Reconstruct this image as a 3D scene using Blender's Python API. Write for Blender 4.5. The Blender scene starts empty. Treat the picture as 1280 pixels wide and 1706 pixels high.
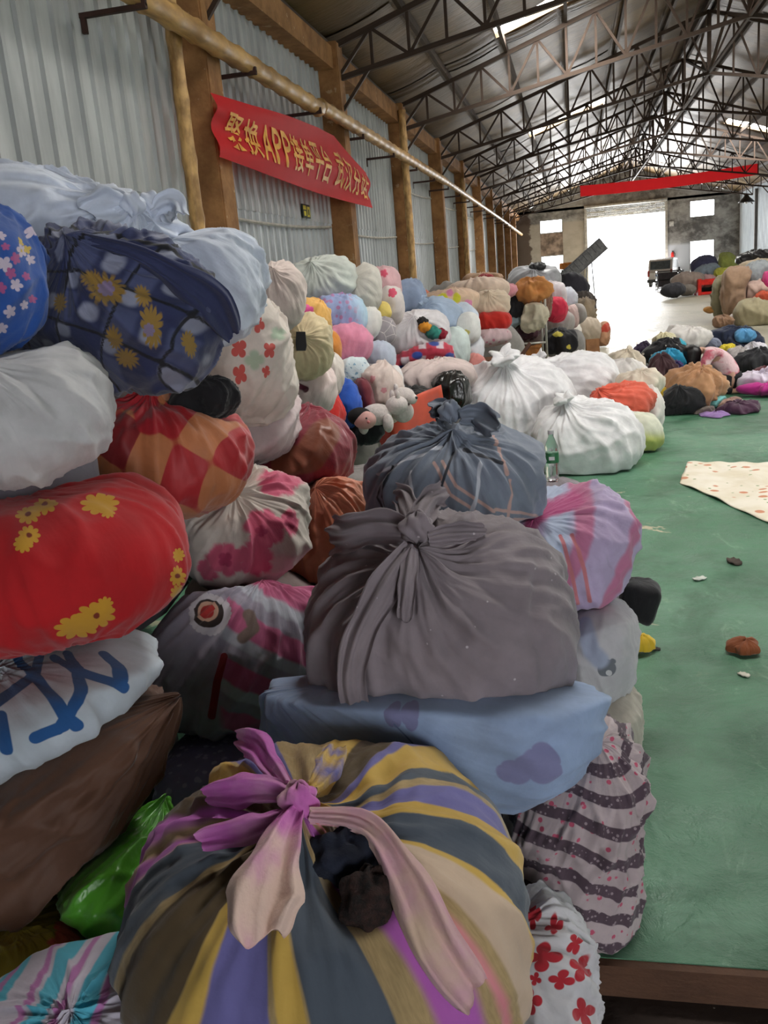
import bpy, bmesh, math, random
import numpy as np
from mathutils import Vector, Matrix
random.seed(4)
scene = bpy.context.scene
COL = scene.collection

# ------------------------------------------------------------------ camera
FPX = 1500.0
ROLL = math.atan(.087); PITCH = math.atan(384/1500.0); YAW = math.atan(349.7/math.hypot(1500, 384))
HC = 2.0
CAM = np.array([0, 0, HC])
FW = np.array([-math.sin(YAW)*math.cos(PITCH), math.cos(YAW)*math.cos(PITCH), -math.sin(PITCH)])
RT = np.array([math.cos(YAW), math.sin(YAW), 0.0]); UP = np.cross(RT, FW)
IX = math.cos(ROLL)*RT - math.sin(ROLL)*UP
IY = -math.sin(ROLL)*RT - math.cos(ROLL)*UP
cd = bpy.data.cameras.new('camera'); cam = bpy.data.objects.new('camera', cd); COL.objects.link(cam)
cd.sensor_fit = 'VERTICAL'; cd.sensor_height = 24; cd.lens = 24*FPX/1706; cd.clip_start = .05; cd.clip_end = 500
cam.matrix_world = Matrix(((IX[0], -IY[0], -FW[0], 0), (IX[1], -IY[1], -FW[1], 0), (IX[2], -IY[2], -FW[2], HC), (0, 0, 0, 1)))
scene.camera = cam

# ------------------------------------------------------------------ world, daylight, exposure
w = bpy.data.worlds.new('World'); scene.world = w; w.use_nodes = True
bg = w.node_tree.nodes['Background']; bg.inputs[0].default_value = (.93, .97, 1, 1); bg.inputs[1].default_value = 5.0
def area(name, loc, rot, sx, sy, power, col=(1, 1, 1)):
    l = bpy.data.lights.new(name, 'AREA'); l.shape = 'RECTANGLE'; l.size = sx; l.size_y = sy; l.energy = power; l.color = col
    o = bpy.data.objects.new(name, l); COL.objects.link(o); o.location = loc; o.rotation_euler = rot
    return o
PI = math.pi
# daylight through the far gate, plus an added, unseen entrance lighting the near sides
area('daylight_far_gate', (3.6, 69.9, 2.5), (-PI/2, 0, 0), 5, 4.8, 1900)
area('daylight_added_entrance_offscreen', (5.2, -7.25, 2.0), (PI/2, 0, 0), 3.4, 3.6, 150)
SKY_E = 26.0
vs = scene.view_settings
vs.view_transform = 'Standard'; vs.look = 'None'; vs.gamma = 1; vs.use_curve_mapping = False; vs.exposure = 0.75

# ------------------------------------------------------------------ helpers
def lin(h):
    h = h.lstrip('#'); v = [int(h[i:i+2], 16)/255 for i in (0, 2, 4)]
    return tuple((c/12.92 if c <= .04045 else ((c+.055)/1.055)**2.4) for c in v) + (1,)
def ray(x, y):
    d = FW*FPX + IX*(x-640) + IY*(y-853); return d/np.linalg.norm(d)
def atY(x, y, Y):
    d = ray(x, y); return CAM + d*(Y/d[1])
def atX(x, y, X):
    d = ray(x, y); return CAM + d*(X/d[0])
def atZ(x, y, z=0):
    d = ray(x, y); return CAM + d*((z-HC)/d[2])
def tag(o, label=None, cat=None, group=None, kind=None):
    if label: o['label'] = label
    if cat: o['category'] = cat
    if group: o['group'] = group
    if kind: o['kind'] = kind
    return o
def link(name, me, mat=None, parent=None):
    o = bpy.data.objects.new(name, me); COL.objects.link(o)
    if mat and not me.materials: me.materials.append(mat)
    if parent: o.parent = parent
    return o
def empty(name, loc=(0, 0, 0), rz=0):
    o = bpy.data.objects.new(name, None); COL.objects.link(o); o.location = loc; o.rotation_euler = (0, 0, rz); o.empty_display_size = .1
    return o
def local_to(parent, o):
    """keep o's world placement while parenting (parent has location + z rotation only)"""
    M = Matrix.Translation(parent.location) @ parent.rotation_euler.to_matrix().to_4x4()
    o.parent = parent; o.matrix_parent_inverse = M.inverted()
def mesh(name, v, f, smooth=False):
    me = bpy.data.meshes.new(name); me.from_pydata([tuple(map(float, p)) for p in v], [], f); me.update()
    if smooth: me.polygons.foreach_set('use_smooth', [True]*len(me.polygons))
    return me
ORD = ['', 'first', 'second', 'third', 'fourth', 'fifth', 'sixth', 'seventh', 'eighth', 'ninth', 'tenth', 'eleventh', 'twelfth', 'thirteenth', 'fourteenth', 'fifteenth', 'sixteenth', 'seventeenth', 'eighteenth', 'nineteenth', 'twentieth', 'twenty-first', 'twenty-second', 'twenty-third', 'twenty-fourth']
class MB:
    def __init__(s): s.v = []; s.f = []
    def add(s, v, f):
        n = len(s.v); s.v += [tuple(p) for p in v]; s.f += [tuple(i+n for i in q) for q in f]; return s
    def box(s, x0, y0, z0, x1, y1, z1):
        v = [(x, y, z) for z in (z0, z1) for y in (y0, y1) for x in (x0, x1)]
        return s.add(v, [(0, 2, 3, 1), (4, 5, 7, 6), (0, 1, 5, 4), (2, 6, 7, 3), (0, 4, 6, 2), (1, 3, 7, 5)])
    def bar(s, p, q, w, h=None):
        p = Vector(p); q = Vector(q); h = h or w; d = (q-p).normalized()
        u = d.cross(Vector((0, 0, 1)));
        if u.length < 1e-3: u = Vector((1, 0, 0))
        u.normalize(); k = u.cross(d)
        v = [a + u*(i*w/2) + k*(j*h/2) for a in (p, q) for i, j in ((-1, -1), (1, -1), (1, 1), (-1, 1))]
        return s.add(v, [(3, 2, 1, 0), (4, 5, 6, 7), (0, 1, 5, 4), (1, 2, 6, 5), (2, 3, 7, 6), (3, 0, 4, 7)])
    def tube(s, pts, r, n=8, cap=True):
        pts = [Vector(p) for p in pts]; rr = r if isinstance(r, (list, tuple)) else [r]*len(pts)
        rings = []
        for i, p in enumerate(pts):
            d = (pts[min(i+1, len(pts)-1)] - pts[max(i-1, 0)]).normalized()
            u = d.cross(Vector((0.13, .2, 1)))
            if u.length < .2: u = d.cross(Vector((1, 0, 0)))
            u.normalize(); k = d.cross(u)
            rings += [p + (u*math.cos(2*PI*j/n) + k*math.sin(2*PI*j/n))*rr[i] for j in range(n)]
        f = []
        for i in range(len(pts)-1):
            for j in range(n): f.append((i*n+j, i*n+(j+1) % n, (i+1)*n+(j+1) % n, (i+1)*n+j))
        if cap: f.append(tuple(range(n-1, -1, -1))); f.append(tuple((len(pts)-1)*n+j for j in range(n)))
        return s.add(rings, f)
    def lathe(s, prof, n=24, c=(0, 0, 0)):
        v = [(c[0]+r*math.cos(2*PI*j/n), c[1]+r*math.sin(2*PI*j/n), c[2]+z) for r, z in prof for j in range(n)]
        f = [(i*n+j, i*n+(j+1) % n, (i+1)*n+(j+1) % n, (i+1)*n+j) for i in range(len(prof)-1) for j in range(n)]
        f.append(tuple(range(n-1, -1, -1))); f.append(tuple((len(prof)-1)*n+j for j in range(n)))
        return s.add(v, f)
    def prism(s, poly, x0, x1):   # polygon in (y,z), extruded along x
        n = len(poly); v = [(x0, y, z) for y, z in poly] + [(x1, y, z) for y, z in poly]
        f = [tuple(range(n-1, -1, -1)), tuple(range(n, 2*n))] + [(i, (i+1) % n, n+(i+1) % n, n+i) for i in range(n)]
        return s.add(v, f)
    def build(s, name, mat, parent=None, smooth=False):
        return link(name, mesh(name, s.v, s.f, smooth), mat, parent)

# ------------------------------------------------------------------ materials
class N:
    def __init__(s, name, rough=.85, metal=0, sheen=0):
        s.m = bpy.data.materials.new(name); s.m.use_nodes = True; s.t = s.m.node_tree; s.b = s.t.nodes['Principled BSDF']
        s.b.inputs['Roughness'].default_value = rough; s.b.inputs['Metallic'].default_value = metal
        if sheen: s.b.inputs['Sheen Weight'].default_value = sheen
    def n(s, typ, **k):
        x = s.t.nodes.new(typ)
        for a, b in k.items():
            if hasattr(x, a): setattr(x, a, b)
        return x
    def l(s, a, b): s.t.links.new(a, b)
    def set(s, inp, v):
        if hasattr(v, 'is_output'): s.l(v, inp)
        else: inp.default_value = v
    def coord(s, kind='Object', scale=(1, 1, 1)):
        c = s.n('ShaderNodeTexCoord'); mp = s.n('ShaderNodeMapping'); mp.inputs['Scale'].default_value = scale
        s.l(c.outputs[kind], mp.inputs[0]); return mp.outputs[0]
    def pos(s, scale=(1, 1, 1)):
        c = s.n('ShaderNodeNewGeometry'); mp = s.n('ShaderNodeMapping'); mp.inputs['Scale'].default_value = scale
        s.l(c.outputs['Position'], mp.inputs[0]); return mp.outputs[0]
    def attr(s, name, vec=False):
        a = s.n('ShaderNodeAttribute'); a.attribute_name = name; return a.outputs['Vector' if vec else 'Fac']
    def noise(s, vec, scale, detail=3, rough=.55, dist=0):
        x = s.n('ShaderNodeTexNoise'); s.l(vec, x.inputs['Vector']); x.inputs['Scale'].default_value = scale
        x.inputs['Detail'].default_value = detail; x.inputs['Roughness'].default_value = rough; x.inputs['Distortion'].default_value = dist
        return x.outputs[0]
    def vor(s, vec, scale, feat='F1', out=0, rnd=1):
        x = s.n('ShaderNodeTexVoronoi'); x.feature = feat; s.l(vec, x.inputs['Vector']); x.inputs['Scale'].default_value = scale
        x.inputs['Randomness'].default_value = rnd; return x.outputs[out]
    def ramp(s, v, a, b, lo=0, hi=1):
        x = s.n('ShaderNodeMapRange'); x.interpolation_type = 'SMOOTHSTEP'; s.l(v, x.inputs[0])
        for i, q in zip((1, 2, 3, 4), (a, b, lo, hi)): x.inputs[i].default_value = q
        return x.outputs[0]
    def mix(s, fac, a, b, mode='MIX'):
        x = s.n('ShaderNodeMix'); x.data_type = 'RGBA'; x.blend_type = mode; x.clamp_factor = True
        s.set(x.inputs[0], fac); s.set(x.inputs[6], a); s.set(x.inputs[7], b); return x.outputs[2]
    def math(s, op, a, b=0):
        x = s.n('ShaderNodeMath'); x.operation = op; s.set(x.inputs[0], a); s.set(x.inputs[1], b); return x.outputs[0]
    def sep(s, v):
        x = s.n('ShaderNodeSeparateXYZ'); s.l(v, x.inputs[0]); return x.outputs
    def bump(s, h, strength=.3, dist=.01):
        x = s.n('ShaderNodeBump'); x.inputs['Strength'].default_value = strength; x.inputs['Distance'].default_value = dist
        s.l(h, x.inputs['Height'])
        prev = s.b.inputs['Normal'].links
        if prev: s.l(prev[0].from_socket, x.inputs['Normal'])
        s.l(x.outputs[0], s.b.inputs['Normal'])
    def col(s, v): s.set(s.b.inputs['Base Color'], v); return s

_cache = {}
def plain(hexc, rough=.7, metal=0, vary=.12, scale=6, bump=0):
    k = (hexc, rough, metal, vary, scale, bump)
    if k in _cache: return _cache[k]
    m = N('plain_'+hexc.strip('#'), rough, metal); v = m.noise(m.coord(), scale, 4)
    c = lin(hexc); d = tuple(x*(1-2.2*vary) for x in c[:3])+(1,); e = tuple(min(1, x*(1+vary)) for x in c[:3])+(1,)
    m.col(m.mix(m.ramp(v, .3, .7), d, e))
    if bump: m.bump(m.noise(m.coord(), scale*4, 3), bump, .01)
    _cache[k] = m.m; return m.m

def mat_floor():
    m = N('painted_concrete', .55); p = m.pos(); y = m.sep(p)[1]; x = m.sep(p)[0]
    n1 = m.noise(p, .55, 5, .6); n2 = m.noise(p, 3.5, 6, .65); n3 = m.noise(p, 14, 5, .6)
    green = m.mix(m.ramp(n2, .3, .72), lin('#36664a'), lin('#508062'))
    green = m.mix(m.ramp(n1, .35, .7, 0, .55), green, lin('#74a287'))
    green = m.mix(m.ramp(m.noise(p, 1.3, 5, .7), .62, .68, 0, .35), green, lin('#7b8a6c'))
    green = m.mix(m.ramp(m.noise(p, .9, 6, .7, .5), .52, .36, 0, .75), green, lin('#2c5a3f'))
    green = m.mix(m.ramp(m.noise(m.pos((1.6, .7, 1)), 2.4, 6, .75, .8), .56, .68, 0, .55), green, lin('#86ab8e'))
    conc = m.mix(m.ramp(n2, .3, .75), lin('#8f8a78'), lin('#b2ad9c'))
    conc = m.mix(m.ramp(m.noise(m.pos((1, .35, 1)), .9, 4), .45, .7, 0, .6), conc, lin('#7b7663'))
    yy = m.math('ADD', y, m.math('MULTIPLY', m.math('SUBTRACT', n1, .5), 14))
    yy = m.math('ADD', yy, m.math('MULTIPLY', m.math('SUBTRACT', n2, .5), 6))
    worn = m.ramp(yy, 13, 19)
    c = m.mix(worn, green, conc)
    chip = m.ramp(m.noise(p, 1.7, 5, .6, .8), .655, .67)            # flaked-off paint
    chip = m.math('MULTIPLY', chip, m.ramp(y, 3.5, 6))
    c = m.mix(chip, c, lin('#c2b49a'))
    spl = m.ramp(m.noise(p, 9, 2), .76, .78)
    c = m.mix(m.math('MULTIPLY', spl, .5), c, lin('#41503f'))
    m.col(c); m.set(m.b.inputs['Roughness'], m.ramp(n2, .3, .8, .34, .62))
    m.bump(n3, .55, .014); m.bump(m.noise(p, 4.2, 7, .72, .5), .9, .035)
    m.bump(m.math('MULTIPLY', chip, -1), .4, .01)
    return m.m
def mat_dirt():
    m = N('dark_dirt_floor', .9); p = m.pos(); c = m.mix(m.noise(p, 5, 5), lin('#1d1512'), lin('#38281f'))
    c = m.mix(m.ramp(m.vor(p, 22), .1, .04), c, lin('#8d8478')); m.col(c); m.bump(m.noise(p, 18, 5), .6, .02); return m.m
def mat_step():
    m = N('slab_edge_brown', .85); p = m.pos((1, 1, 3)); c = m.mix(m.noise(p, 6, 5, .7), lin('#3a2418'), lin('#6b4a35'))
    m.col(c); m.bump(m.noise(p, 15, 4), .5, .02); return m.m
def mat_sheet(a, b, rust=0):
    m = N('wall_sheet_'+a.strip('#'), .5, .25); p = m.pos((2, 2, .5)); c = m.mix(m.ramp(m.noise(p, 1.6, 4, .6), .3, .7), lin(a), lin(b))
    if rust: c = m.mix(m.ramp(m.noise(m.pos((1, 1, .4)), .8, 5, .65), .45, .72, 0, rust), c, lin('#8a6a48'))
    m.col(c); return m.m
def mat_roof():
    m = N('foil_insulation', .5, .1); p = m.pos(); c = m.mix(m.ramp(m.noise(p, 1.1, 5, .6), .3, .7), lin('#5a4526'), lin('#7d6540'))
    y = m.sep(p)[1]
    c = m.mix(m.ramp(m.noise(m.pos((.3, .15, .3)), 1, 3), .42, .6, 0, .6), c, lin('#4a3b26'))
    m.col(c); m.bump(m.noise(m.pos((1, 4, 1)), 3, 4, .6), .5, .03); return m.m
def mat_farwall():
    m = N('grimy_concrete_wall', .9); p = m.pos(); x, y, z = m.sep(p)
    n1 = m.noise(m.pos((1, 1, 1.6)), .55, 6, .68); n2 = m.noise(p, 2.5, 5, .6)
    c = m.mix(m.ramp(n1, .36, .62), lin('#625f5c'), lin('#a8a59f'))
    c = m.mix(m.ramp(n2, .45, .7, 0, .5), c, lin('#c6c4be'))
    pl = m.math('MULTIPLY', m.ramp(m.math('ADD', x, m.math('MULTIPLY', n1, .6)), 1.4, 1.0), m.ramp(m.math('ADD', z, m.math('MULTIPLY', n2, .2)), 5.2, 5.0))
    c = m.mix(m.math('MULTIPLY', pl, .75), c, lin('#bdb3a2'))
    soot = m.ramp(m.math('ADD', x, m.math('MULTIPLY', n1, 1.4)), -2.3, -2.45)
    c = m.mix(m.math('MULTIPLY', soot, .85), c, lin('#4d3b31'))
    white = m.math('MULTIPLY', m.ramp(z, 2.9, 2.6), m.math('MULTIPLY', m.ramp(x, 5.8, 6.1), m.ramp(x, 8.9, 8.2)))
    c = m.mix(white, c, lin('#cfd2d6'))
    m.col(c); m.bump(n2, .4, .03); return m.m
def mat_emit(col, s):
    m = N('daylit_pane', .5); m.b.inputs['Emission Color'].default_value = col; m.b.inputs['Emission Strength'].default_value = s
    m.col((.8, .8, .8, 1)); return m.m
def mat_bamboo():
    m = N('bamboo', .5); p = m.coord(); c = m.mix(m.ramp(m.noise(m.pos((6, .7, 2)), 2.5, 4), .3, .7), lin('#8d6a3c'), lin('#cda468'))
    m.col(c); return m.m
def mat_pillar():
    m = N('brown_plaster_pillar', .9); p = m.pos(); c = m.mix(m.ramp(m.noise(p, 2.2, 6, .65), .3, .7), lin('#7d5733'), lin('#ab7d4e'))
    c = m.mix(m.ramp(m.noise(p, 7, 3), .66, .7, 0, .5), c, lin('#c2a987')); m.col(c); m.bump(m.noise(p, 12, 4), .5, .02); return m.m
M_BAMBOO = mat_bamboo(); M_PILLAR = mat_pillar(); M_STEEL = plain('#45352a', .7, .2); M_PURLIN = plain('#4a3d34', .7)
M_FLOOR = mat_floor(); M_PANE = mat_emit((1, .98, .93, 1), SKY_E)

# ------------------------------------------------------------------ the hall
XL, XR, RX, YF, YN, ZE, SL = -4.0, 11.4, 3.7, 69.5, -7.0, 5.9, .32
BAY0, BAY = 3.9, 5.9
def roofz(x): return ZE + (x-XL)*SL if x <= RX else ZE + (XR-x)*SL
YS = 2.32
fl = MB().box(XL-.1, YS, -.3, XR+.1, YF+.3, 0).build('floor', M_FLOOR); tag(fl, 'green painted concrete slab worn bare towards the far gate', 'floor', kind='structure')
o = MB().box(XL-.1, YN, -.4, XR+.1, YS+.02, -.11).build('floor_entrance', mat_dirt()); tag(o, 'dark dirty lower floor below the brown slab edge', 'floor', kind='structure')
o = MB().box(XL-.1, YS-.03, -.3, XR+.1, YS+.0, -.004).build('trim_1', mat_step()); tag(o, 'brown edge of the green floor slab', 'floor edge', kind='structure')
o = MB().box(-40, YF+.3, -.5, 50, 140, -.05).build('ground_outside', plain('#c9c6be', .9)); tag(o, 'pale yard beyond the far gate', 'ground', kind='structure')
# left and right walls: ribbed sheets
def rib_mesh(width, h, nr):
    pr = []; st = width/nr
    for i in range(nr):
        a = i*st; pr += [(a, 0), (a+st*.70, 0), (a+st*.74, .036), (a+st*.92, .036)]
    pr += [(width, 0)]
    v = []; f = []
    for (a, d) in pr: v += [(d, a, 0), (d, a, h), (d-.006, a, 0), (d-.006, a, h)]
    for i in range(len(pr)-1):
        q = i*4; r = q+4
        f += [(q, r, r+1, q+1), (q+2, q+3, r+3, r+2)]
    return mesh('sheet', v, f)
M_LOW = mat_sheet('#a9adae', '#c3c7c8'); M_UP = mat_sheet('#a5a8a8', '#bfc2c1')
PW = 1.06
wl = MB().box(XL-.12, YN, -.3, XL-.03, YF, ZE+.1).build('wall_left', plain('#77746c', .8)); tag(wl, 'left wall of grey ribbed metal sheets', 'wall', kind='structure')
wr = MB().box(XR+.03, YN, -.3, XR+.12, YF, ZE+.1).build('wall_right', plain('#a5aab0', .8))
tag(wr, 'right wall of pale ribbed metal sheets', 'wall', kind='structure')
me_lo = rib_mesh(PW, 3.08, 4); me_up = rib_mesh(PW, 2.95, 4); me_r = rib_mesh(PW, 5.85, 5)
me_lo.materials.append(M_LOW); me_up.materials.append(M_UP); me_r.materials.append(mat_sheet('#c4ccd2', '#dde4e8'))
n = int((YF-YN)/PW)
for i in range(n):
    y = YN + i*PW
    a = link('sheet', me_lo, None, wl); a.location = (XL-.012, y, 0)
    a = link('sheet', me_up, None, wl); a.location = (XL+.004, y, 3.0)
    a = link('sheet', me_r, None, wr); a.location = (XR+.02, y+PW, 0); a.rotation_euler = (0, 0, PI)
o = MB().box(XL-.1, YN-.12, -.4, 3.4, YN, 8.5).box(7, YN-.12, -.4, XR+.1, YN, 8.5).box(3.4, YN-.12, 3.9, 7, YN, 8.5).build('wall_back', plain('#8b857c', .9)); tag(o, 'unseen end wall with an added open gate', 'wall', kind='structure')  # gate opening added to let daylight in from behind the camera
# far wall with gate and four windows
DX0, DX1, DZ = 1.05, 6.45, 5.05
wf = MB(); holes = [(-2.3, 4.3, -.65, 5.25), (-2.3, -.02, -.65, 2.75), (8.1, 4.45, 9.8, 5.6), (8.1, -.02, 9.8, 2.9), (DX0, -.02, DX1, 5.95)]
xs = sorted({XL-.1, XR+.1} | {h[0] for h in holes} | {h[2] for h in holes}); zs = sorted({-.3, ZE-.1} | {h[1] for h in holes} | {h[3] for h in holes})
for i in range(len(xs)-1):
    for j in range(len(zs)-1):
        cx, cz = (xs[i]+xs[i+1])/2, (zs[j]+zs[j+1])/2
        if any(h[0] < cx < h[2] and h[1] < cz < h[3] for h in holes) or cz < -.1: continue
        wf.box(xs[i], YF, zs[j], xs[i+1], YF+.25, zs[j+1])
g0 = ZE-.12
wf.add([(XL-.1, YF, g0), (XR+.1, YF, g0), (RX, YF, roofz(RX)), (XL-.1, YF+.25, g0), (XR+.1, YF+.25, g0), (RX, YF+.25, roofz(RX))], [(0, 1, 2), (5, 4, 3), (0, 2, 5, 3), (1, 4, 5, 2)])
wf = wf.build('wall_far', mat_farwall()); tag(wf, 'grimy concrete end wall around the bright far gate', 'wall', kind='structure')
M_FRAME = plain('#8f8c88', .7)
for k, h in enumerate(holes[:4]):
    x0, z0, x1, z1 = h; z0 = max(z0, 0)
    wn = MB().box(x0, YF+.02, z0, x0+.06, YF+.1, z1).box(x1-.06, YF+.02, z0, x1, YF+.1, z1).box(x0, YF+.02, z1-.06, x1, YF+.1, z1).box(x0, YF+.02, z0, x1, YF+.1, z0+.06).build('window_%d' % (k+1), M_FRAME)
    tag(wn, ['high left window opening of the far wall', 'low left window opening of the far wall', 'high right window opening of the far wall', 'low right window opening of the far wall'][k], 'window', kind='structure')
# bricked-up panel between the two left openings
o = MB().box(-2.28, YF-.02, 2.76, -.67, YF+.05, 4.28).build('trim_2', plain('#a08c7c', .9, 0, .3, 2)); tag(o, 'stained reddish panel between two bright window openings', 'wall panel', kind='structure')
dr = MB().box(DX0-.16, YF-.16, 0, DX0+.02, YF, 5.95).box(DX1-.02, YF-.16, 0, DX1+.16, YF, 5.95).build('door_1', plain('#b9b4aa', .7)); tag(dr, 'grey roller shutter gate rolled up over the bright opening', 'gate', kind='structure')
sl = MB().box(DX0, 0, 0, DX1, .04, .095); sl_me = mesh('slat', sl.v, sl.f); sl_me.materials.append(plain('#9a9790', .6, .3))
for k in range(9):
    a = link('slat', sl_me, None, dr); a.location = (0, YF-.06+.012*(k % 2), DZ+.1*k)
MB().tube([(DX0-.1, YF-.25, 5.83), (DX1+.1, YF-.25, 5.83)], .11, 12).build('roller', plain('#c9c8c2', .6), dr, True)
for k in range(2):
    a, b = (DX0, YF-.35, 5.45-.3*k), (DX1, YF-.35, 5.75-.35*k)
    MB().tube([Vector(a).lerp(Vector(b), t/12) - Vector((0, 0, .16*math.sin(PI*t/12))) for t in range(13)], .018, 5).build('cable', plain('#d8d2c0', .8), dr)
# roof
sky_cells = set()
ROWS = 6; dx = (RX-XL)/ROWS
def bays():
    y = YN; out = []
    k = -2
    while BAY0+BAY*k < YF:
        a = max(YN, BAY0+BAY*k); b = min(YF+.3, BAY0+BAY*(k+1)); out.append((k, a, b)); k += 1
    return out
# three skylights show in the photograph; the row goes on overhead, outside the picture
SKYL = {(2, 0): (2, 3.7, 20.4), (5, 0): (2, 4.1, 35.6, .95), (6, 1): (2.1, 3.7, 44.0, .8), (0, 0): (2.5, 5), (1, 1): (1, 4.5), (3, 1): (2, 5)}
SKY_OFF = {(0, 0), (1, 1), (3, 1)}
ceil = MB(); nwin = 5
skylights = []
M_ROOF = mat_roof()
pan = []
for (k, a, b) in bays():
    for side in (0, 1):
        xe = XL-.2 if side == 0 else XR+.2
        s = 1 if side == 0 else -1
        def P(u, y, off=0):
            x = (XL + u*dx) if side == 0 else (XR - u*dx)
            return (x, y, roofz(min(max(x, XL), XR)) + off - (0 if XL <= x <= XR else .06))
        segs = [(0, ROWS, a, b)]
        if (k, side) in SKYL:
            u0, u1 = SKYL[(k, side)][:2]; m = SKYL[(k, side)][2] if len(SKYL[(k, side)]) > 2 else a + (b-a)*.5; h = SKYL[(k, side)][3] if len(SKYL[(k, side)]) > 3 else .55
            segs = [(0, ROWS, a, m-h), (0, ROWS, m+h, b), (0, u0, m-h, m+h), (u1, ROWS, m-h, m+h)]
            skylights.append((P(u0, m-h), P(u1, m-h), P(u1, m+h), P(u0, m+h)))
            wn = link('window_%d%s' % (nwin, '_offscreen' if (k, side) in SKY_OFF else ''), mesh('skylight', [P(u0, m-h, .12), P(u1, m-h, .12), P(u1, m+h, .12), P(u0, m+h, .12), P(u0, m-h, .15), P(u1, m-h, .15), P(u1, m+h, .15), P(u0, m+h, .15)], [(0, 1, 2, 3), (7, 6, 5, 4), (0, 4, 5, 1), (1, 5, 6, 2), (2, 6, 7, 3), (3, 7, 4, 0)]), M_PANE)
            tag(wn, 'bright skylight strip on the %s roof slope, %s bay from the far wall' % (('left', 'right')[side], ORD[11-k]), 'skylight', 'roof skylights', 'structure'); nwin += 1
        for (u0, u1, y0, y1) in segs:
            q = [P(u0, y0), P(u1, y0), P(u1, y1), P(u0, y1)]; q2 = [(x, y, z+.2) for x, y, z in q]
            ceil.add(q+q2, [(0, 1, 2, 3), (7, 6, 5, 4), (0, 4, 5, 1), (1, 5, 6, 2), (2, 6, 7, 3), (3, 7, 4, 0)])
            # foil blankets: one object per row between purlins
            uu = sorted({u0, u1} | {float(t) for t in range(ROWS+1) if u0 < t < u1})
            for i in range(len(uu)-1): pan.append((side, uu[i], uu[i+1], y0, y1))
ceil = ceil.build('ceiling', M_ROOF); tag(ceil, 'pitched roof lined with silver brown foil insulation', 'roof', kind='structure')
for (side, u0, u1, y0, y1) in pan:
    v = []; NX, NY = 5, 7; ph = random.random()*6
    for j in range(NY):
        for i in range(NX):
            u = u0+.02+(u1-u0-.04)*i/(NX-1); y = y0+.02+(y1-y0-.04)*j/(NY-1)
            x = XL+u*dx if side == 0 else XR-u*dx
            sag = -.02-.05*math.sin(PI*i/(NX-1)) - .012*math.sin(j*1.9+ph)
            v.append((x, y, roofz(x)+sag))
    f = [(j*NX+i, j*NX+i+1, (j+1)*NX+i+1, (j+1)*NX+i) for j in range(NY-1) for i in range(NX-1)]
    link('foil_blanket', mesh('foil_blanket', v, f, True), M_ROOF, ceil)
for side in (0, 1):
    for r in range(ROWS+1):
        x = XL+.15+r*dx if side == 0 else XR-.15-r*dx
        if r == ROWS: x = RX-.12 if side == 0 else RX+.12
        z = roofz(x)-.14
        MB().box(x-.035, YN, z-.07, x+.035, YF, z+.07).build('purlin', M_PURLIN, ceil)
# trusses
def bar_obj(name, me, p, q, w, h, parent):
    p = Vector(p); q = Vector(q); d = q-p; L = d.length
    o = link(name, me, None, parent); o.location = p
    o.rotation_euler = d.to_track_quat('X', 'Z').to_euler(); o.scale = (L, w, h); return o
u = MB().box(0, -.5, -.5, 1, .5, .5); UNIT = mesh('steel_bar', u.v, u.f); UNIT.materials.append(M_STEEL)
YEL = UNIT.copy(); YEL.materials.clear(); YEL.materials.append(plain('#c9913a', .6))
zt = lambda x: roofz(x)-.24
XA, XB = XL+.3, XR-.3
def zb(x):
    t = (x-XA)/(RX-XA) if x <= RX else (XB-x)/(XB-RX)
    return (zt(XA)-.5)*(1-t) + (zt(RX)-1.5)*t
def truss_members():
    m = []
    for s in (0, 1):
        e = XA if s == 0 else XB
        m.append(('top_chord', (e, zt(e)), (RX, zt(RX)), .09)); m.append(('bottom_chord', (e, zb(e)), (RX, zb(RX)), .08))
        NP = 12; xx = [e+(RX-e)*i/NP for i in range(NP+1)]
        for i in range(NP):
            m.append(('web_post', (xx[i], zt(xx[i])), (xx[i], zb(xx[i])), .05))
            if i % 2 == 0: m.append(('web_diagonal', (xx[i], zb(xx[i])), (xx[i+1], zt(xx[i+1])), .05))
            else: m.append(('web_diagonal', (xx[i], zt(xx[i])), (xx[i+1], zb(xx[i+1])), .05))
    m.append(('king_post', (RX, zt(RX)), (RX, zb(RX)), .1))
    m.append(('knee_brace', (XA, zb(XA)-.55), (XA+.55, zb(XA+.55)), .05)); m.append(('knee_brace', (XB, zb(XB)-.55), (XB-.55, zb(XB-.55)), .05))
    return m
TM = truss_members()
PY = [BAY0+BAY*k for k in range(-1, 11)]
for ti, y in enumerate(PY):
    t = empty('roof_truss', (0, y, 0)); tag(t, 'brown steel lattice roof truss, %s counted from the far concrete wall' % ORD[len(PY)-ti], 'truss', 'roof trusses')
    for (nm, p, q, wd) in TM: bar_obj(nm, UNIT, (p[0], 0, p[1]), (q[0], 0, q[1]), wd, wd, t)
# lattice braces running along the ridge
for i in range(len(PY)-1):
    b = empty('ridge_brace', (RX, PY[i], 0)); tag(b, 'crossed ridge brace in the %s gap between trusses from the far wall' % ORD[len(PY)-1-i], 'brace', 'ridge braces')
    z0, z1 = zb(RX), zt(RX)
    bar_obj('diagonal', UNIT, (0, 0, z0), (0, BAY, z1), .06, .06, b); bar_obj('diagonal', UNIT, (0, 0, z1), (0, BAY, z0), .06, .06, b)
    bar_obj('rail', UNIT, (0, 0, z0), (0, BAY, z0), .06, .06, b)
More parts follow.
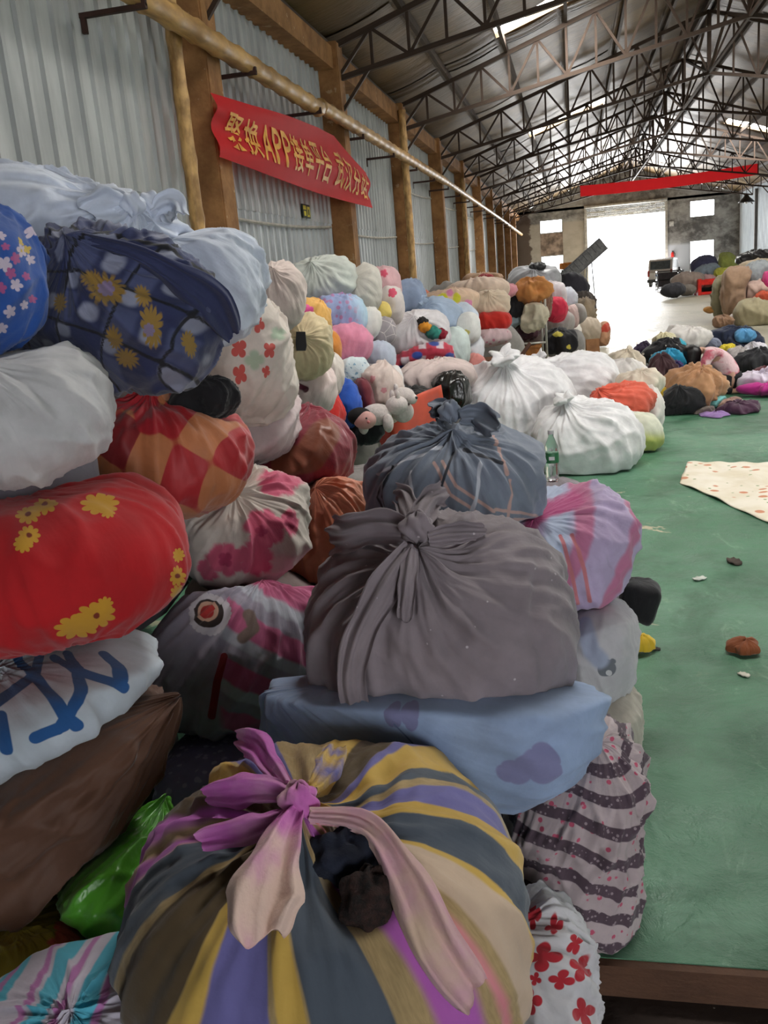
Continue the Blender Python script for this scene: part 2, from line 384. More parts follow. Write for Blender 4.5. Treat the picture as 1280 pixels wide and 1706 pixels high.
# pillars, ring beam, bamboo
u = MB()
pillar_v = MB().box(-.18, -.2, 0, .18, .2, ZE-.1)
PM = mesh('pillar', pillar_v.v, pillar_v.f)
for k, y in enumerate(PY[1:]):
    bm = bmesh.new(); bm.from_mesh(PM); bmesh.ops.bevel(bm, geom=bm.edges[:], offset=.018, segments=2, affect='EDGES'); me = bpy.data.meshes.new('pillar'); bm.to_mesh(me); bm.free()
    o = link('wall_pillar', me, M_PILLAR); o.location = (XL+.2, y-(.3 if k == 0 else 0), 0); tag(o, 'brown plastered pillar on the left wall, %s from the far concrete wall' % ORD[len(PY)-1-k], 'pillar', 'pillars of the left wall')
    p = MB().box(-.08, -.08, 0, .08, .08, ZE-.3).build('wall_post', plain('#5c5650', .6)); p.location = (XR-.1, y, 0); tag(p, 'dark steel post on the right pale wall, %s from the far wall' % ORD[len(PY)-1-k], 'post', 'posts of the right wall')
o = MB().box(XL-.02, YN, 5.38, XL+.3, YF, 5.72).build('trim_3', M_PILLAR); tag(o, 'brown ring beam along the top of the left wall', 'beam', kind='structure')
def bamboo(pts, r, label, group=None):
    t = empty('bamboo_pole', pts[0]); P = [Vector(p)-Vector(pts[0]) for p in pts]
    L = 0; q = []; rr = []
    for a, b in zip(P[:-1], P[1:]):
        n = max(2, int((b-a).length/.11))
        for i in range(n): q.append(a.lerp(b, i/n))
    q.append(P[-1]); rr = [r*(1.0 + (.16 if i % 5 == 0 else 0)) for i in range(len(q))]
    MB().tube(q, rr, 10).build('culm', M_BAMBOO, t, True); tag(t, label, 'bamboo pole', group); return t
z_b = 4.5
bamboo([(XL+.5, 3.5, 4.5), (XL+.5, 13.5, 4.46)], .105, 'thick bamboo pole laid level on brackets above the first red banner')
bamboo([(XL+.52, 13.55, 4.5), (XL+.52, 27, 4.58)], .095, 'bamboo pole continuing behind the first brackets along the left wall')
bamboo([(XL+.5, 27.05, 4.6), (XL+.5, 48, 4.5)], .075, 'bamboo pole on brackets along the distant part of the left wall')
bamboo([(XL+.5, 48.05, 4.5), (XL+.55, 66.5, 4.3)], .08, 'last bamboo pole ending short of the far concrete wall')
y = 7.75; k = 0
while y < 66:
    b = MB().box(0, -.025, 0, .62, .025, .04).box(.02, -.02, -.12, .06, .02, .02).box(.585, -.02, .02, .62, .02, .08).build('pole_bracket', plain('#3a221a', .8)); b.location = (XL-.01, y, 4.345)
    tag(b, 'rusty bracket under the bamboo pole, %s from the far concrete wall' % ORD[22-k], 'bracket', 'pole brackets'); y += 2.75; k += 1
bamboo([(XL+.32, BAY0+BAY-.85, 0), (XL+.3, BAY0+BAY-.8, 5.2)], .07, 'upright bamboo pole beside the first brown pillar')
bamboo([(XL+.4, BAY0+3*BAY-.5, 0), (XL+.4, BAY0+3*BAY-.42, 5.6)], .08, 'upright bamboo pole beside the third brown pillar')
bamboo([(XL+.35, BAY0+5*BAY-.5, 0), (XL+.35, BAY0+5*BAY-.5, 5.2)], .08, 'upright bamboo pole beside the fifth brown pillar')
for i, y in enumerate([3.9, 10.0, 15.9, 21.8, 27.7, 33.6]):
    for j, zz in enumerate([2.88]+([4.1] if i > 2 else [])):
        p = MB().tube([(XL+.06, y+5.3*t/8, zz+.06*t/8-.05*math.sin(PI*t/8)) for t in range(9)], .022, 6).build('trim_%d' % (4+i+10*j), plain('#b9b5aa', .6)); tag(p, 'pale conduit along the left wall', 'conduit', 'wall conduits', 'structure')
# exit sign
c = atX(511, 352, XL+.05)
s = empty('exit_sign', (XL+.03, c[1], c[2])); tag(s, 'small green exit sign with yellow pictogram on the ribbed wall', 'sign')
MB().box(0, -.2, -.1, .02, .2, .1).build('plate', plain('#1c2a12', .5), s)
yl = plain('#d8cf3a', .5)
mb = MB().box(.02, -.17, .02, .024, -.02, .08).box(.02, .03, -.08, .024, .17, .07).box(.02, -.15, -.07, .024, -.04, .0); mb.build('pictogram', yl, s)
MB().box(.024, .07, -.05, .027, .12, .03).build('runner', plain('#1c2a12', .5), s)

# ------------------------------------------------------------------ banners
def mat_banner():
    m = N('red_banner_cloth', .7); c = m.mix(m.noise(m.coord(), 2, 3), lin('#c4161c'), lin('#e8262c')); m.col(c)
    m.b.inputs['Transmission Weight'].default_value = 0
    t = m.n('ShaderNodeBsdfTranslucent'); t.inputs[0].default_value = lin('#e0262a'); mx = m.n('ShaderNodeMixShader'); mx.inputs[0].default_value = .35
    out = m.t.nodes['Material Output']; m.l(m.b.outputs[0], mx.inputs[1]); m.l(t.outputs[0], mx.inputs[2]); m.l(mx.outputs[0], out.inputs[0]); return m.m
M_BAN = mat_banner()
ban_x = XL+.47
BY0, BY1 = 9.35, 16.6
BT = ([9.31, 10.45, 11.85, 13.6, 14.6, 15.6, 16.7], [3.98, 4.03, 4.12, 4.22, 4.24, 4.06, 3.86]); BB = ([9.31, 11.0, 12.6, 14.5, 16.7], [3.37, 3.33, 3.31, 3.29, 3.27])
def ban_pt(u, v):   # u along the length, v from the top edge down
    y = BY0+(BY1-BY0)*u; top = float(np.interp(y, *BT)); bot = float(np.interp(y, *BB))
    fold = .035*math.sin(v*9+u*5) + .03*math.sin(u*7) + .03*math.exp(-((v-.25-.5*u)/.1)**2)
    return Vector((ban_x+fold, y, top+(bot-top)*v))
def sheet_grid(fn, nu, nv, th=.004):
    v = [fn(i/nu, j/nv) for j in range(nv+1) for i in range(nu+1)]
    f = [(j*(nu+1)+i, j*(nu+1)+i+1, (j+1)*(nu+1)+i+1, (j+1)*(nu+1)+i) for j in range(nv) for i in range(nu)]
    return v, f
t = empty('cloth_banner', (ban_x, BY0, 3.4)); tag(t, 'red cloth banner with yellow characters hung along the left wall', 'banner')
v, f = sheet_grid(ban_pt, 80, 20); o = link('cloth', mesh('cloth', v, f, True), M_BAN); local_to(t, o)
def text_mesh(s, size, ext=.0):
    cu = bpy.data.curves.new('t', 'FONT'); cu.body = s; cu.size = size; cu.resolution_u = 2; cu.align_x = 'LEFT'
    cu.fill_mode = 'FRONT'; cu.offset = .012*size
    ob = bpy.data.objects.new('t', cu); COL.objects.link(ob); dg = bpy.context.evaluated_depsgraph_get(); dg.update()
    me = bpy.data.meshes.new_from_object(ob.evaluated_get(dg)); bpy.data.objects.remove(ob); return me
M_GOLD = plain('#e8a23a', .6)
chars = list('聚换APP接单平台') + [' '] + list('武汉分站')
uu = .045; adv = {'A': .058, 'P': .054, ' ': .04}
for ch in chars:
    a = adv.get(ch, .0735)
    if ch != ' ':
        me = text_mesh(ch, 1.0)
        co = np.array([q.co[:] for q in me.vertices])
        if len(co):
            mn = co.min(0); mx = co.max(0); sc = mx-mn
            bm = bmesh.new(); bm.from_mesh(me); bmesh.ops.subdivide_edges(bm, edges=[e for e in bm.edges if e.calc_length() > .25], cuts=2); bmesh.ops.triangulate(bm, faces=bm.faces)
            for q in bm.verts:
                x = (q.co.x-mn[0])/max(sc[0], 1e-4); yv = (q.co.y-mn[1])/max(sc[1], 1e-4)
                p = ban_pt(uu + x*a*.86, .80-.56*yv); q.co = p + Vector((.012, 0, 0))
            bm.to_mesh(me); bm.free()
            o = link('character', me, M_GOLD); local_to(t, o)
    uu += a
def mat_far_banner():
    return plain('#d8302c', .8, 0, .12, 1)
p0 = (.49, 51.2, 5.94); p1 = (9.3, 51.2, 6.12)
def fb(u, v): return Vector((p0[0]+(p1[0]-p0[0])*u, 51.17+.03*math.sin(u*9)+.02*math.sin(v*3+u*20), p0[2]+(p1[2]-p0[2])*u - .1*math.sin(PI*u) - .54*v))
v, f = sheet_grid(fb, 40, 5); o = link('far_banner', mesh('banner', v, f, True), M_BAN); tag(o, 'long plain red banner stretched across the hall under the far trusses', 'banner')
# hanging lamp by right wall
c = atY(1244, 333, 60)
t = empty('pendant_lamp', tuple(c)); tag(t, 'black bell shaped pendant lamp hanging near the right pale wall', 'lamp')
MB().lathe([(.02, .34), (.1, .3), (.16, .18), (.3, .05), (.48, -.12), (.46, -.14), (.2, -.1)], 20).build('shade', plain('#201c1a', .5), t, True)
MB().tube([(0, 0, .3), (0, 0, roofz(c[0])-c[2]+.05)], .015, 6).build('cord', plain('#201c1a', .5), t)
MB().lathe([(.02, -.03), (.09, -.09), (.1, -.16), (.04, -.21)], 12).build('bulb', plain('#e8e4da', .3), t, True)

# ------------------------------------------------------------------ soft things (cloth bundles, garments)
RNG = np.random.RandomState(11)
def snoise(P, freq, seed, n=9):
    r = np.random.RandomState(seed); out = np.zeros(len(P))
    for i in range(n):
        d = r.normal(size=3); d /= np.linalg.norm(d); out += np.sin((P@d)*freq*r.uniform(.6, 1.5) + r.uniform(0, 6.28))
    return out/math.sqrt(n/2)
SOFT = []
KAP = .74
class Soft: pass
def axis_frame(c, roll):
    v = c - CAM; az = math.atan2(v[0], v[1])
    x = np.array([math.cos(az), -math.sin(az), 0]); y = np.array([math.sin(az), math.cos(az), 0]); z = np.array([0, 0, 1.0])
    r = math.radians(roll); x2 = x*math.cos(r) - z*math.sin(r); z2 = x*math.sin(r) + z*math.cos(r)   # + tilts the right end down
    return np.stack([x2, y, z2], 1)
def S(name, label, box, Y, col, b=None, knot=None, pat=None, pl=.055, lump=.05, fold=.02, roll=0, p=2.4, cat='bundle', group=None,
      tails=(), kn=None, dents=(), micro=None, rough=.88, cz=None, res=None, tuft=0, zf=None, extra=None, sheen=.15, bump=.35, mat=None, metal=0, post=None, crease=1.0):
    s = Soft(); s.post = post; s.crease = crease; x0, y0, x1, y1 = box
    s.c = atY((x0+x1)/2, (y0+y1)/2, Y); s.m = float((s.c-CAM)@FW)/FPX
    d = (s.c-CAM)/np.linalg.norm(s.c-CAM); sa = abs(d[2]); ca = math.sqrt(1-sa*sa)
    g_ = 1.09 if Y > 4 else 1.0; a = (x1-x0)/2*s.m*g_; hh = (y1-y0)/2*s.m*g_
    b = b if b else max(.8*a, .9*hh)
    c = math.sqrt(max(hh*hh-(b*sa)**2, (.45*hh)**2))/ca
    s.ax = np.array([a, b, c]); s.p = p; s.R = axis_frame(s.c, roll); s.rad = float(max(s.ax))
    s.name, s.label, s.col, s.cat, s.group, s.pat, s.micro = name, label, col, cat, group, pat, micro
    s.pl, s.lump, s.fold, s.dents, s.tails, s.kn, s.rough, s.tuft, s.extra, s.sheen, s.bump, s.mat, s.metal = pl, lump, fold, dents, tails, kn, rough, tuft, extra, sheen, bump, mat, metal
    w = max(x1-x0, y1-y0); s.nu = res or int(min(210, max(44 if Y < 12 else 70, w*.95))); s.nv = int(s.nu*.55)
    s.zf = zf if zf is not None else (0.0 if s.c[1] > YS else -.11)
    s.seed = len(SOFT)*7+3
    if knot: k = hit(s, *knot) - s.c; s.knotvis = True
    else:
        k = np.array([RNG.uniform(-.5, .5), RNG.uniform(-.1, .6), 1.0]); s.knotvis = False
    if Y > 4 and not knot: s.crease *= 1.9; s.fold = max(s.fold, .04); s.lump = max(s.lump, .075)
    s.crump = cat in ('garment', 'rag', 'scrap')
    if s.crump and not knot: k = np.array([RNG.uniform(-.3, .3), .3, -1.0])
    s.k = k/np.linalg.norm(k); s.hidden = False
    SOFT.append(s); return s
def H(label, X, Y, Z, a, b, c, col):
    """bundle inside the pile"""
    s = S('cloth_bundle', label, (600, 600, 640, 640), 5, col, res=36, group='plain bundles inside the pile')
    s.c = np.array([X, Y, Z], float); s.ax = np.array([a, b, c]); s.R = np.eye(3); s.rad = max(a, b, c); s.zf = 0.0 if Y > YS else -.11
    s.k = np.array([0, .2, 1.0]); s.k /= np.linalg.norm(s.k); return s
def Fv(s, X):
    q = np.abs(((X-s.c)@s.R)/s.ax)
    return (q**s.p).sum(1)**(1/s.p)
def hit(s, px, py):
    d = ray(px, py); t0 = np.linalg.norm(s.c-CAM); t = np.linspace(t0-1.8*s.rad, t0+s.rad, 260)
    X = CAM + t[:, None]*d; f = Fv(s, X); i = np.where(f <= 1)[0]
    if len(i): return X[i[0]]
    j = int(f.argmin()); return s.c + (X[j]-s.c)/f[j]
def uproj(s, P):   # angle around the knot, measured clockwise as the camera sees it; th from the knot
    k = s.k; e1 = IX - k*(IX@k)
    if np.linalg.norm(e1) < .05: e1 = RT - k*(RT@k)
    e1 /= np.linalg.norm(e1); e2 = np.cross(k, e1)
    if e2@IY < 0: e2 = -e2
    return e1, e2
class Sp:
    """printed shapes, evaluated by the shader in the cloth's own flat coordinates"""
    def __init__(s, pr, rough=0): s.pr = pr; s.rough = rough
    def __add__(s, o): return Sp(s.pr, 1)
def mx(a, b):
    return Sp(a.pr+b.pr, a.rough or b.rough) if isinstance(a, Sp) else np.maximum(a, b)
def flat(s, P):
    w = s.c-CAM; w = w/np.linalg.norm(w); ex = IX-w*(w@IX); ex /= np.linalg.norm(ex); ey = IY-w*(w@IY)-ex*(ex@IY); ey /= np.linalg.norm(ey)
    d = P-s.c; return d@ex/s.m, d@ey/s.m
def flowers(s, P, spots, petals=5, inner=.62):
    out = []
    for q in spots:
        u, v = flat(s, hit(s, q[0], q[1])); out.append(('f', float(u), float(v), q[2], q[3] if len(q) > 3 else 1.0, petals, inner))
    return Sp(out)
def polyline(s, P, pts, wpx):
    W = [flat(s, hit(s, *q)) for q in pts]
    return Sp([('l', float(a[0]), float(a[1]), float(b[0]), float(b[1]), wpx) for a, b in zip(W[:-1], W[1:])])
def group(name, ins):
    g = bpy.data.node_groups.new(name, 'ShaderNodeTree')
    for i in ins: g.interface.new_socket(i, in_out='INPUT', socket_type='NodeSocketFloat')
    g.interface.new_socket('V', in_out='OUTPUT', socket_type='NodeSocketFloat')
    gi = g.nodes.new('NodeGroupInput'); go = g.nodes.new('NodeGroupOutput')
    def m(op, a, b=0, c=None):
        x = g.nodes.new('ShaderNodeMath'); x.operation = op
        for k, v in enumerate((a, b, c)):
            if v is None: continue
            if hasattr(v, 'is_output'): g.links.new(v, x.inputs[k])
            else: x.inputs[k].default_value = v
        return x.outputs[0]
    return g, gi.outputs, go, m
GF, I_, go, m_ = group('flower_print', ['U', 'V', 'CX', 'CY', 'R', 'EL', 'PET', 'INN'])
u_ = m_('MULTIPLY', m_('SUBTRACT', I_[0], I_[2]), I_[5]); v_ = m_('SUBTRACT', I_[1], I_[3])
rr_ = m_('SQRT', m_('ADD', m_('MULTIPLY', u_, u_), m_('MULTIPLY', v_, v_))); an_ = m_('ARCTAN2', v_, u_)
pt_ = m_('ABSOLUTE', m_('COSINE', m_('ADD', m_('MULTIPLY', an_, m_('MULTIPLY', I_[6], .5)), I_[2])))
ed_ = m_('MULTIPLY', I_[4], m_('ADD', I_[7], m_('MULTIPLY', m_('SUBTRACT', 1.0, I_[7]), m_('POWER', pt_, .6))))
GF.links.new(m_('SUBTRACT', ed_, rr_), go.inputs[0])
GL, I_, go, m_ = group('line_print', ['U', 'V', 'AX', 'AY', 'BX', 'BY', 'W'])
dx_, dy_ = m_('SUBTRACT', I_[4], I_[2]), m_('SUBTRACT', I_[5], I_[3]); ux_, uy_ = m_('SUBTRACT', I_[0], I_[2]), m_('SUBTRACT', I_[1], I_[3])
t_ = m_('DIVIDE', m_('ADD', m_('MULTIPLY', ux_, dx_), m_('MULTIPLY', uy_, dy_)), m_('ADD', m_('MULTIPLY', dx_, dx_), m_('MULTIPLY', dy_, dy_)))
t_ = m_('MINIMUM', m_('MAXIMUM', t_, 0.0), 1.0); ex_ = m_('SUBTRACT', ux_, m_('MULTIPLY', t_, dx_)); ey_ = m_('SUBTRACT', uy_, m_('MULTIPLY', t_, dy_))
GL.links.new(m_('SUBTRACT', I_[6], m_('SQRT', m_('ADD', m_('MULTIPLY', ex_, ex_), m_('MULTIPLY', ey_, ey_)))), go.inputs[0])
def spec_value(m, sp, p):
    fl = m.sep(m.attr('flat', True)); val = None; U, V = fl[0], fl[1]
    if sp.rough:
        n = m.noise(p, 16, 3); U = m.math('ADD', U, m.math('MULTIPLY', m.math('SUBTRACT', n, .5), 16)); n2 = m.noise(p, 21, 3); V = m.math('ADD', V, m.math('MULTIPLY', m.math('SUBTRACT', n2, .5), 16))
    for q in sp.pr:
        x = m.n('ShaderNodeGroup'); x.node_tree = GF if q[0] == 'f' else GL
        m.l(U, x.inputs[0]); m.l(V, x.inputs[1])
        for k, v in enumerate(q[1:]): x.inputs[2+k].default_value = v
        val = x.outputs[0] if val is None else m.math('MAXIMUM', val, x.outputs[0])
    return val
def bands(phi, spec):
    out = np.full(len(phi), -9.0)
    for c, h in spec:
        d = np.abs((np.degrees(phi)-c+180) % 360-180); out = np.maximum(out, h-d)
    return out
def mat_cloth(s, nl):
    m = N('cloth_'+s.name, s.rough, s.metal, s.sheen); p = m.pos()
    c0 = lin(s.col); c = m.mix(m.ramp(m.noise(p, 7, 4, .6), .3, .7), tuple(x*.86 for x in c0[:3])+(1,), tuple(min(1, x*1.06) for x in c0[:3])+(1,))
    if s.micro: c = s.micro(m, p, c)
    for i, (hx, w) in enumerate(nl):
        cc = lin(hx); v = m.attr('m%d' % i)
        if isinstance(w, tuple): v = spec_value(m, w[0], p); w = max(.5, w[1]/s.m*.6)
        cv = m.mix(m.noise(p, 22, 2), tuple(x*.85 for x in cc[:3])+(1,), cc)
        c = m.mix(m.ramp(v, -w, w), c, cv)
    if s.post: c = s.post(m, p, c)
    m.col(c)
    r = m.attr('rad', True)
    m.bump(m.noise(r, 2.6, 3, .5), s.bump*.45, .04); m.bump(m.noise(p, 26, 3, .55), s.bump*.4, .015)
    return m.m
def grid_mesh(s):
    nu, nv = s.nu, s.nv
    th = (np.arange(nv)+.5)/nv*math.pi; th = th*(.82+.18*th/math.pi)
    ph = np.arange(nu)/nu*2*math.pi
    TH, PH = np.meshgrid(th, ph, indexing='ij'); TH = np.append(TH.ravel(), [0, math.pi]); PH = np.append(PH.ravel(), [0, 0])
    e1, e2 = uproj(s, None)
    D = np.sin(TH)[:, None]*(np.cos(PH)[:, None]*e1 + np.sin(PH)[:, None]*e2) + np.cos(TH)[:, None]*s.k
    f = []
    for i in range(nv-1):
        for j in range(nu): f.append((i*nu+j, (i+1)*nu+j, (i+1)*nu+(j+1) % nu, i*nu+(j+1) % nu))
    b = nu*nv
    for j in range(nu): f.append((b, j, (j+1) % nu)); f.append((b+1, (nv-1)*nu+(j+1) % nu, (nv-1)*nu+j))
    if np.cross(e1, e2)@s.k < 0: f = [tuple(reversed(q)) for q in f]
    return TH, PH, D, f
def build_soft(s):
    TH, PH, D, f = grid_mesh(s); nu, nv = s.nu, s.nv
    q = np.abs((D@s.R)/s.ax); r = 1/((q**s.p).sum(1)**(1/s.p))
    lump = s.lump*snoise(D, 2.2, s.seed) + s.lump*.45*snoise(D, 5, s.seed+1)
    if s.crump:   # loose cloth: irregular outline with sleeves or legs sticking out
        az = np.arctan2(D[:, 1], D[:, 0]); rq = np.random.RandomState(s.seed+9); fl_ = (1-np.abs(D[:, 2]))**1.5
        r = r*(1+fl_*(.16*np.cos(3*az+rq.uniform(0, 6))+.13*np.cos(5*az+rq.uniform(0, 6))))
    base = s.c + D*(r*(1+lump*.6))[:, None]
    V = base.copy(); sh = np.ones(len(V))
    for j in SOFT:
        if j is s: continue
        if np.linalg.norm(j.c-s.c) > (j.rad+s.rad)*1.15: continue
        pi_, pj_ = s.c[2]-.6*s.c[1], j.c[2]-.6*j.c[1]; kap = .985*(KAP if pi_ > pj_ else 1/KAP)
        rel = V-s.c; fi = Fv(s, V); fj = Fv(j, V); idx = np.where(fj < fi*kap)[0]
        if not len(idx): continue
        lo = np.full(len(idx), .12); hi = np.ones(len(idx)); X = rel[idx]; fx = fi[idx]
        for _ in range(9):
            md = (lo+hi)/2; bad = Fv(j, s.c+X*md[:, None]) < md*fx*kap
            hi = np.where(bad, md, hi); lo = np.where(bad, lo, md)
        V[idx] = s.c+X*lo[:, None]; sh[idx] *= lo
    free = np.clip((sh-.72)/.28, 0.15, 1)
    # gathers running from the knot, broad folds, creases
    R = s.ax.mean(); w = PH + .22*snoise(D, 2.0, s.seed+2) ; A = np.zeros(len(V))
    rs = np.random.RandomState(s.seed+5)
    for n_, a_, fall in ((7, .55, 1.5), (11, .8, 1.1), (17, .8, .8), (26, .6, .55), (41, .4, .4)):
        if n_ > nu/4.2: continue
        wv = np.cos(n_*w + rs.uniform(0, 6) + .8*np.sin(TH*2.3+rs.uniform(0, 6)) + 1.2*snoise(D, 1.6, s.seed+20+n_))
        mod = .55+.45*np.clip(snoise(D, 2.6, s.seed+40+n_), -1, 1)
        A += a_*mod*(1-np.sqrt(np.abs(wv))*1.5)*np.exp(-TH/(fall*1.5))*9/n_
    disp = 1.9*s.pl*R*np.sin(np.minimum(TH, 1.7))*A
    sx = np.stack([np.cos(w)*1.6, np.sin(w)*1.6, TH*.7], 1)
    for k, (fr, am) in enumerate(((3.2, .5), (6.5, .35), (11, .2))):
        if fr > nu/9: continue
        rg = 1-np.minimum(1, np.abs(snoise(sx, fr, s.seed+60+k))*1.3)
        disp += s.fold*R*am*4.2*(rg*rg-.35)
    for k, (fr, am) in enumerate(((4.5, .010), (9, .007), (17, .0045))):
        if fr > nu/7: continue
        rg = 1-np.minimum(1, np.abs(snoise(D+.12*snoise(D, 3, s.seed+70)[:, None], fr, s.seed+80+k))*1.5)
        disp += R*am*(1+s.fold*20)*(rg**2-.3)*(2.6 if s.crump else 1)
    cr = np.zeros(len(V)); nk = int(26*s.crease) if s.knotvis else int(12*s.crease)
    for k in range(nk):
        pk = rs.uniform(0, 2*math.pi); ln = rs.uniform(.5, 2.0); wd = rs.uniform(.035, .085); dp = rs.uniform(.35, 1.0); cv = rs.uniform(-.35, .35)
        dd = (PH-pk-cv*TH*TH*.5+.06*np.sin(TH*4+k)+math.pi) % (2*math.pi)-math.pi; dd = dd/(wd*(1+.5*TH))
        if wd*nu < 1.2: continue
        cr += dp*(-np.exp(-dd*dd)+.75*np.exp(-(dd-1.7)**2))*np.clip(1-(TH/ln)**2, 0, 1)*np.sqrt(np.minimum(np.sin(np.minimum(TH, 1.57)), 1))
    for k in range(int(16*s.crease)):
        c0 = rs.normal(size=3); c0 /= np.linalg.norm(c0); t0 = s.k-c0*(s.k@c0)+rs.normal(size=3)*.35; t0 -= c0*(t0@c0); t0 /= np.linalg.norm(t0); n0 = np.cross(c0, t0)
        al = D@t0; ac = D@n0; ln = rs.uniform(.25, .7); wd = max(rs.uniform(.03, .07), 7.5/nu*.9); dp = rs.uniform(.4, 1.1); dd = (ac-rs.uniform(-.3, .3)*al*al)/wd
        cr += dp*(-np.exp(-dd*dd)+.8*np.exp(-(dd-1.7)**2))*np.clip(1-(al/ln)**2, 0, 1)*(D@c0 > 0)
    disp += .030*R*cr*(1 if s.knotvis else .9)
    if s.knotvis: disp += .10*R*np.exp(-(TH/.16)**2) - .035*R*np.exp(-((TH-.34)/.16)**2)
    for (px, py, rx, ry, dep) in s.dents:
        c = hit(s, px, py); dd = base-c; e = ((dd@IX)/(rx*s.m))**2 + ((dd@IY)/(ry*s.m))**2 + ((dd@FW)/(max(rx, ry)*s.m*1.5))**2
        disp -= dep*np.clip(1.25-e, 0, 1)
    V = V + D*(disp*free)[:, None]
    V[:, 0] = np.maximum(V[:, 0], XL+.04)
    # settle on the floor
    z = V[:, 2]-s.zf; V[:, 2] = s.zf + np.where(z < .03, .0+.03*np.exp(np.minimum(0, (z-.03)/.05))*.9+.0, z)
    G = V[:nu*nv].reshape(nv, nu, 3)
    for _ in range(1):
        L = (np.roll(G, 1, 1)+np.roll(G, -1, 1))/2; U = G.copy(); U[1:-1] = (G[:-2]+G[2:])/2
        G = .6*G+.2*L+.2*U
    V[:nu*nv] = G.reshape(-1, 3)
    base_z = float(V[:, 2].min()); org = np.array([s.c[0], s.c[1], base_z])
    me = mesh(s.name, V-org, f, True)
    me.attributes.new('rad', 'FLOAT_VECTOR', 'POINT').data.foreach_set('vector', np.stack([np.cos(w)*2.2, np.sin(w)*2.2, TH*.55], 1).ravel().astype(np.float32))
    fu, fv = flat(s, base); me.attributes.new('flat', 'FLOAT_VECTOR', 'POINT').data.foreach_set('vector', np.stack([fu, fv, fu*0], 1).ravel().astype(np.float32))
    layers = s.pat(s, base, TH, PH, w, D) if s.pat else []
    nl = []
    for i, (val, hx, wd) in enumerate(layers):
        if isinstance(val, Sp): nl.append((hx, (val, wd))); continue
        me.attributes.new('m%d' % i, 'FLOAT', 'POINT').data.foreach_set('value', np.asarray(val, np.float32)); nl.append((hx, wd))
    mt = s.mat or mat_cloth(s, nl)
    parts = bool(s.tails or s.kn or s.tuft or s.extra)
    if parts:
        t = empty(s.name, tuple(org)); o = link('sack' if s.cat == 'bundle' else 'body', me, mt); local_to(t, o); o.location = (org-org); o.matrix_parent_inverse = Matrix()
    else:
        t = link(s.name, me, mt); t.location = tuple(org)
    tag(t, s.label, s.cat, s.group)
    if parts:
        if nl: mt = mat_cloth(s, [])
        if s.kn: make_knot(s, t, org, mt, s.kn)
        for tl in s.tails: make_tail(s, t, org, mt, tl)
        if s.tuft: make_tuft(s, t, org, mt)
        if s.extra: s.extra(s, t, org, mt)
    return t
def outward(s, P):
    d = P-s.c; return d/np.linalg.norm(d)
def make_knot(s, t, org, mt, kn):
    px, py, r = kn[:3]; c = hit(s, px, py); o_ = outward(s, c); R = r*s.m; c = c+o_*(R*.9 + .10*s.ax.mean()*.6)
    nu, nv = 36, 22; v = []
    for i in range(nv+1):
        th = math.pi*i/nv
        for j in range(nu):
            ph = 2*math.pi*j/nu
            rr = R*(1+.16*math.sin(5*ph+4*th)+.10*math.sin(2*ph-3*th+1)+.05*math.sin(9*ph))
            e1 = IX; e2 = -IY; v.append(c + rr*(math.sin(th)*math.cos(ph)*e1*1.1 + math.sin(th)*math.sin(ph)*(-FW)*.9 + math.cos(th)*e2) - org)
    f = [(i*nu+j, (i+1)*nu+j, (i+1)*nu+(j+1) % nu, i*nu+(j+1) % nu) for i in range(nv) for j in range(nu)]
    link('knot', mesh('knot', v, f, True), kn[3] if len(kn) > 3 else mt, t)
def make_tail(s, t, org, mt, tl):
    """cloth end: list of (px, py, half width px, lift m) from the knot outwards; optional material"""
    pts = tl[0]; m2 = tl[1] if len(tl) > 1 and tl[1] else mt
    W = []; 
    for (px, py, hw, lift) in pts:
        h = hit(s, px, py); W.append((h+outward(s, h)*(lift*.75+.018), hw*s.m))
    # smooth resample
    n = 28; K = len(W)-1; C = np.array([q[0] for q in W]); HW = np.array([q[1] for q in W]); out = []; ow = []
    tt = np.linspace(0, K, n)
    for x in tt:
        i = min(int(x), K-1); u = x-i; p0, p1, p2, p3 = C[max(i-1, 0)], C[i], C[i+1], C[min(i+2, K)]
        out.append(.5*((2*p1)+(-p0+p2)*u+(2*p0-5*p1+4*p2-p3)*u*u+(-p0+3*p1-3*p2+p3)*u**3)); ow.append(HW[i]*(1-u)+HW[i+1]*u)
    M = 44; v = []; wave = s.seed % 6
    for i, p in enumerate(out):
        d = out[min(i+1, n-1)]-out[max(i-1, 0)]; d = d/np.linalg.norm(d); vw = p-CAM; vw /= np.linalg.norm(vw)
        side = np.cross(d, vw); side /= np.linalg.norm(side); nrm = np.cross(side, d); nrm = nrm if nrm@vw < 0 else -nrm
        hw = ow[i]; fr = i/(n-1)
        for j in range(M):
            a = 2*math.pi*j/M; x = math.cos(a); yv = math.sin(a)
            wv = .26*hw*math.sin(x*4.6+wave+fr*1.8)*(1-.25*fr) + .16*hw*math.sin(x*9.5+fr*3+wave*2) + .06*hw*math.sin(x*17-fr*5)
            v.append(p + side*(x*hw*(1+.12*math.sin(fr*7+wave)+.06*math.sin(fr*19+x*3))) + d*(hw*.35*fr**4*math.sin(x*3+wave)) + nrm*(wv + yv*max(.005, .07*hw)) - org)
    f = [(i*M+j, i*M+(j+1) % M, (i+1)*M+(j+1) % M, (i+1)*M+j) for i in range(n-1) for j in range(M)] + [tuple(range(M)), tuple((n-1)*M+j for j in reversed(range(M)))]
    link('cloth_end', mesh('cloth_end', v, f, True), m2, t)
